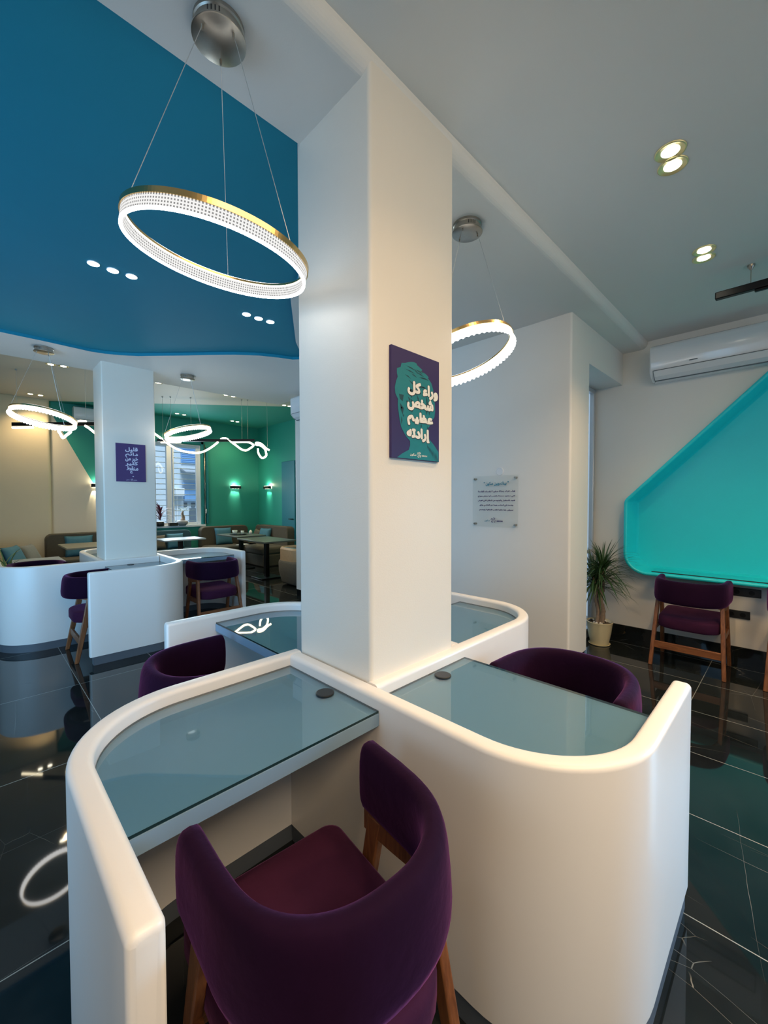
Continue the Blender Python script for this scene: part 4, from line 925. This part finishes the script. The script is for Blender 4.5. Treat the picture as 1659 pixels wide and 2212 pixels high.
# ------------------------------------------------------------------ lounge furniture
def rbox(bm, x0, y0, z0, x1, y1, z1): return box(bm, x0, y0, z0, x1, y1, z1)
def sofa(label, loc, rz, L, m, back=True, depth=0.82, hb=0.88):
    """back against +y, seat towards -y, width along x"""
    t = thing('lounge_sofa', label, 'sofa', loc, rz, 'lounge sofas along the walls')
    bm = bmesh.new(); box(bm, -L / 2, -depth, 0.0, L / 2, 0.0, 0.28); obj('base', bm, m, t, bevel=0.03, seg=3)
    bm = bmesh.new(); box(bm, -L / 2, -depth - 0.02, 0.26, L / 2, -0.16, 0.44); obj('seat', bm, m, t, bevel=0.06, seg=4)
    bm = bmesh.new(); pr = round_poly([(-L / 2, 0.28), (L / 2, 0.28), (L / 2, hb), (-L / 2, hb)], [0.02, 0.02, 0.11, 0.11], 6)
    loft(bm, [[(x, y, z) for x, z in pr] for y in (-0.20, -0.0)]); obj('backrest', bm, m, t, bevel=0.035, seg=3)
    return t
def cushion(label, loc, rot, m, w_=0.42, h_=0.42, d_=0.13):
    bm = bmesh.new(); n = 12; vg = {}
    for sgn in (1, -1):
        for i in range(n + 1):
            for j in range(n + 1):
                u, v = 2 * i / n - 1, 2 * j / n - 1; e = max(0, (1 - u ** 4) * (1 - v ** 4)) ** 0.5
                pin = 1 - 0.10 * (1 - abs(u) ** 2) * (abs(v) > .99) - 0.10 * (1 - abs(v) ** 2) * (abs(u) > .99)
                if e == 0 and sgn == -1: vg[(sgn, i, j)] = vg[(1, i, j)]; continue
                vg[(sgn, i, j)] = bm.verts.new((u * w_ / 2 * (1 - 0.07 * (1 - v * v)), sgn * e * d_ / 2, v * h_ / 2 * (1 - 0.07 * (1 - u * u))))
        for i in range(n):
            for j in range(n):
                q = (vg[(sgn, i, j)], vg[(sgn, i + 1, j)], vg[(sgn, i + 1, j + 1)], vg[(sgn, i, j + 1)])
                try: bm.faces.new(q)
                except ValueError: pass
    o = obj('cushion', bm, m, None, smooth=True); o.location = loc; o.rotation_euler = rot
    return tag(o, label, 'cushion', 'scatter cushions on the lounge sofas')
def table(label, x0, y0, x1, y1, m, h=0.75):
    cx, cy = (x0 + x1) / 2, (y0 + y1) / 2
    t = thing('lounge_table', label, 'table', (cx, cy, 0), 0, 'pedestal tables in the lounge'); hx, hy = (x1 - x0) / 2, (y1 - y0) / 2
    bm = bmesh.new(); box(bm, -hx, -hy, h - 0.028, hx, hy, h); obj('tabletop', bm, m, t, bevel=0.003)
    bm = bmesh.new(); box(bm, -0.04, -0.04, 0.02, 0.04, 0.04, h - 0.028); obj('column', bm, 'blackmetal', t, bevel=0.006)
    bm = bmesh.new(); box(bm, -0.22, -0.22, 0.0, 0.22, 0.22, 0.022); obj('base_plate', bm, 'blackmetal', t, bevel=0.006)
    return t
sofa('olive brown sofa under the sconce on the green back wall', (4.42, 10.15, 0), 0, 1.18, 'sofa')
sofa('olive brown sofa along the green side wall by the blue door', (5.42, 9.20, 0), R(-90), 1.55, 'sofa')
sofa('brown sofa against the beige wall left of the far pillar', (1.62, 10.05, 0), 0, 1.32, 'sofa')
sofa('dark blue sofa under the back window', (3.03, 10.08, 0), 0, 1.10, 'bluesofa', hb=0.84)
sofa('brown sofa at the left edge seen side on, with leaning cushions', (0.02, 8.75, 0), R(90), 1.5, 'sofa', hb=0.86)
cushion('blue cushion on the sofa under the right-hand window edge', (4.33, 9.86, 0.64), (R(-14), 0, 0), 'cush', 0.42, 0.42)
cushion('blue cushion on the side wall sofa', (5.12, 9.30, 0.63), (R(-14), 0, R(-78)), 'cush', 0.40, 0.40)
cushion('brown cushion on the side wall sofa', (5.08, 9.62, 0.60), (R(-14), R(8), R(-98)), 'cushb', 0.38, 0.36)
cushion('blue cushion behind the olive table, on the beige wall sofa', (1.46, 9.80, 0.63), (R(-14), 0, 0), 'cush', 0.46, 0.42)
cushion('blue cushion leaning at the left edge sofa', (0.46, 8.45, 0.62), (R(-24), 0, R(62)), 'cush', 0.44, 0.42)
cushion('grey cushion leaning behind the blue one at the left edge sofa', (0.68, 8.95, 0.60), (R(-26), 0, R(62)), 'cushg', 0.42, 0.40)
cushion('small dark cushion on the blue sofa under the window', (2.82, 9.78, 0.60), (R(-14), 0, 0), 'cushb', 0.36, 0.32)
cushion('blue cushion on the dark blue sofa under the window', (3.20, 9.78, 0.61), (R(-14), 0, 0), 'cush', 0.36, 0.34)
table('dark table carrying the tray of glasses before the green corner', 3.90, 8.20, 4.55, 9.25, 'ttop')
table('dark table in front of the glass tray table, nearest the partition', 3.72, 6.76, 4.40, 7.86, 'ttop')
table('olive topped table in front of the beige wall sofa', 1.05, 8.15, 1.80, 9.10, 'ttopl')
table('pale topped table under the back window', 2.55, 8.40, 3.33, 9.00, 'ttopb')
table('pale low table at the left edge behind the long booth wall', 0.36, 6.90, 0.88, 7.55, 'ttopb', 0.70)

# on the tray table
tr = thing('serving_tray', 'round black tray with glasses on the dark lounge table', 'tray', (4.16, 8.72, 0.75))
bm = bmesh.new(); lathe(bm, [(0.0005, 0.003), (0.16, 0.003), (0.185, 0.018), (0.188, 0.016), (0.165, 0.0), (0.0005, 0.0)], 0, 0, 30, False); obj('dish', bm, 'rubber', tr, smooth=True)
def tumbler(label, x, y, r_, h_):
    bm = bmesh.new(); lathe(bm, [(0.0005, 0.0), (r_ * 0.8, 0.0), (r_, h_), (r_ * 0.92, h_), (r_ * 0.75, 0.008), (0.0005, 0.008)], 0, 0, 20, False)
    o = obj('drinking_glass', bm, 'glass_drink', None, smooth=True, loc=(x, y, 0.7535)); return tag(o, label, 'glass', 'glasses on the black tray')
tumbler('round glass bowl on the left of the black tray', 4.12, 8.80, 0.055, 0.09)
tumbler('short glass on the right of the black tray', 4.22, 8.64, 0.036, 0.085)
bm = bmesh.new(); lathe(bm, [(0.0005, 0), (0.034, 0), (0.036, 0.05), (0.026, 0.07), (0.018, 0.085), (0.0005, 0.088)], 0, 0, 18, False)
tag(obj('salt_shaker', bm, 'paper', None, smooth=True, loc=(4.44, 8.70, 0.75)), 'small pinkish white pot beside the black tray', 'pot')
bm = bmesh.new(); box(bm, -0.14, -0.09, 0, 0.14, 0.09, 0.012)
o = obj('napkin', bm, 'paper', None, loc=(4.60, 9.42, 0.44)); o.rotation_euler = (0, 0, R(25)); tag(o, 'folded white paper lying on the corner sofa seat', 'paper')

# armchair beside the partition
ac = thing('tub_armchair', 'grey olive tub armchair with wooden edge beside the partition wall', 'armchair', (4.28, 6.28, 0))
bm = bmesh.new(); pr = round_poly([(-0.42, -0.36), (0.42, -0.36), (0.42, 0.36), (-0.42, 0.36)], 0.16, 7)
loft(bm, [[(x * k, y * k, z) for x, y in pr] for z, k in ((0.03, 0.86), (0.06, 0.90), (0.25, 1.0), (0.40, 1.01), (0.44, 0.98), (0.455, 0.90))]); obj('seat', bm, 'armch', ac, smooth=True)
bm = bmesh.new()
P = [Vector((0.40 - 0.78 * k / 4, 0.33, 0)) for k in range(4)] + [Vector((-0.20 + 0.18 * math.cos(PI / 2 + k * PI / 16), 0.15 + 0.18 * math.sin(PI / 2 + k * PI / 16), 0)) for k in range(9)] + [Vector((-0.38, 0.15 - 0.30 * k / 3, 0)) for k in range(1, 4)] + [Vector((-0.20 + 0.18 * math.cos(PI + k * PI / 16), -0.15 + 0.18 * math.sin(PI + k * PI / 16), 0)) for k in range(1, 9)] + [Vector((0.0 + 0.4 * k / 3, -0.33, 0)) for k in range(4)]
P = [p for i, p in enumerate(P) if i == 0 or (p - P[i - 1]).length > 0.01]
rr = []
for i, p in enumerate(P):
    d = (P[min(i + 1, len(P) - 1)] - P[max(i - 1, 0)]).normalized(); nn = Vector((-d.y, d.x, 0))
    rr.append([p + nn * u + Vector((0, 0, z)) for u, z in ((-0.03, 0.42), (0.03, 0.42), (0.03, 0.64), (0.015, 0.67), (-0.015, 0.67), (-0.03, 0.64))])
loft(bm, rr); obj('wooden_back', bm, mat('pale_bent_wood', (0.50, 0.36, 0.22), 0.45, var=0.2, scale=20), ac)
bm = bmesh.new(); tube(bm, [(-0.26, -0.30, 0.55), (-0.26, -0.27, 0.55), (-0.26, 0.0, 0.55), (-0.26, 0.26, 0.55), (-0.26, 0.28, 0.55)], [0.04, 0.095, 0.10, 0.095, 0.04], 18)
o = obj('bolster_cushion', bm, 'cush', None, smooth=True, loc=(4.16, 6.28, 0.0)); tag(o, 'blue bolster cushion inside the tub armchair', 'cushion')
o.location = (4.28 - 0.02, 6.28, 0.015)

# plants on the window sill and at the left edge
pb = thing('potted_bonsai', 'small thick-stemmed plant in a round grey pot on the back window sill', 'plant', (3.46, 10.09, 0.93))
bm = bmesh.new(); lathe(bm, [(0.0005, 0), (0.07, 0), (0.115, 0.04), (0.125, 0.09), (0.10, 0.12), (0.0005, 0.115)], 0, 0, 24, False); obj('pot', bm, 'stonepot', pb, smooth=True)
bm = bmesh.new(); tube(bm, smooth_path([(0, 0, 0.10), (0.02, 0, 0.18), (0.0, 0, 0.27), (0.02, 0, 0.33)], 5), [0.05] * 4 + [0.04] * 4 + [0.03] * 4 + [0.02] * 4, 9); obj('trunk', bm, 'bark', pb, smooth=True)
bm = bmesh.new()
for k in range(60):
    a = rnd.uniform(0, 2 * PI); el = rnd.uniform(-0.3, 1.2); rr_ = rnd.uniform(0.03, 0.11)
    c = Vector((0.02 + rr_ * math.cos(a) * math.cos(el) * 1.2, rr_ * math.sin(a) * math.cos(el) * 0.7, 0.35 + rr_ * math.sin(el)))
    d = Vector((math.cos(a), math.sin(a), rnd.uniform(-.3, .6))); blade(bm, c, d, 0.055, 0.016, 0.5, 3)
obj('leaves', bm, 'leaf', pb)
pr_ = thing('burgundy_plant', 'burgundy strap-leaved plant on the window sill beside the far pillar', 'plant', (2.98, 10.06, 0.93))
bm = bmesh.new(); lathe(bm, [(0.0005, 0), (0.07, 0), (0.09, 0.11), (0.08, 0.11), (0.0005, 0.10)], 0, 0, 20, False); obj('pot', bm, 'rubber', pr_, smooth=True)
bm = bmesh.new()
for k in range(34):
    a = rnd.uniform(0, 2 * PI); el = rnd.uniform(0.35, 1.4); d = (math.cos(a) * math.cos(el), math.sin(a) * math.cos(el) * 0.35, math.sin(el))
    blade(bm, (0, 0, 0.12 + rnd.uniform(0, 0.22)), d, rnd.uniform(0.22, 0.36), 0.026, rnd.uniform(1.0, 2.2))
obj('leaves', bm, 'leafr', pr_)
bx = bmesh.new(); box(bx, -0.09, -0.05, 0, 0.09, 0.05, 0.07)
tag(obj('storage_box', bx, 'rubber', None, bevel=0.004, loc=(3.26, 10.10, 0.93)), 'small dark box on the sill left of the grey pot', 'box')
pf = thing('potted_palm', 'leafy green plant at the left edge behind the long booth wall', 'plant', (0.27, 6.75, 0))
bm = bmesh.new(); lathe(bm, [(0.0005, 0), (0.13, 0), (0.17, 0.34), (0.15, 0.34), (0.0005, 0.31)], 0, 0, 24, False); obj('pot', bm, 'stonepot', pf, smooth=True)
bm = bmesh.new()
for k in range(70):
    a = rnd.uniform(0, 2 * PI); el = rnd.uniform(0.2, 1.45); d = (math.cos(a) * math.cos(el), math.sin(a) * math.cos(el), math.sin(el))
    blade(bm, (rnd.uniform(-.04, .04), rnd.uniform(-.04, .04), 0.33 + rnd.uniform(0, 0.34)), d, rnd.uniform(0.30, 0.48), 0.013, rnd.uniform(0.9, 2.2), 7)
obj('leaves', bm, 'leafl', pf)
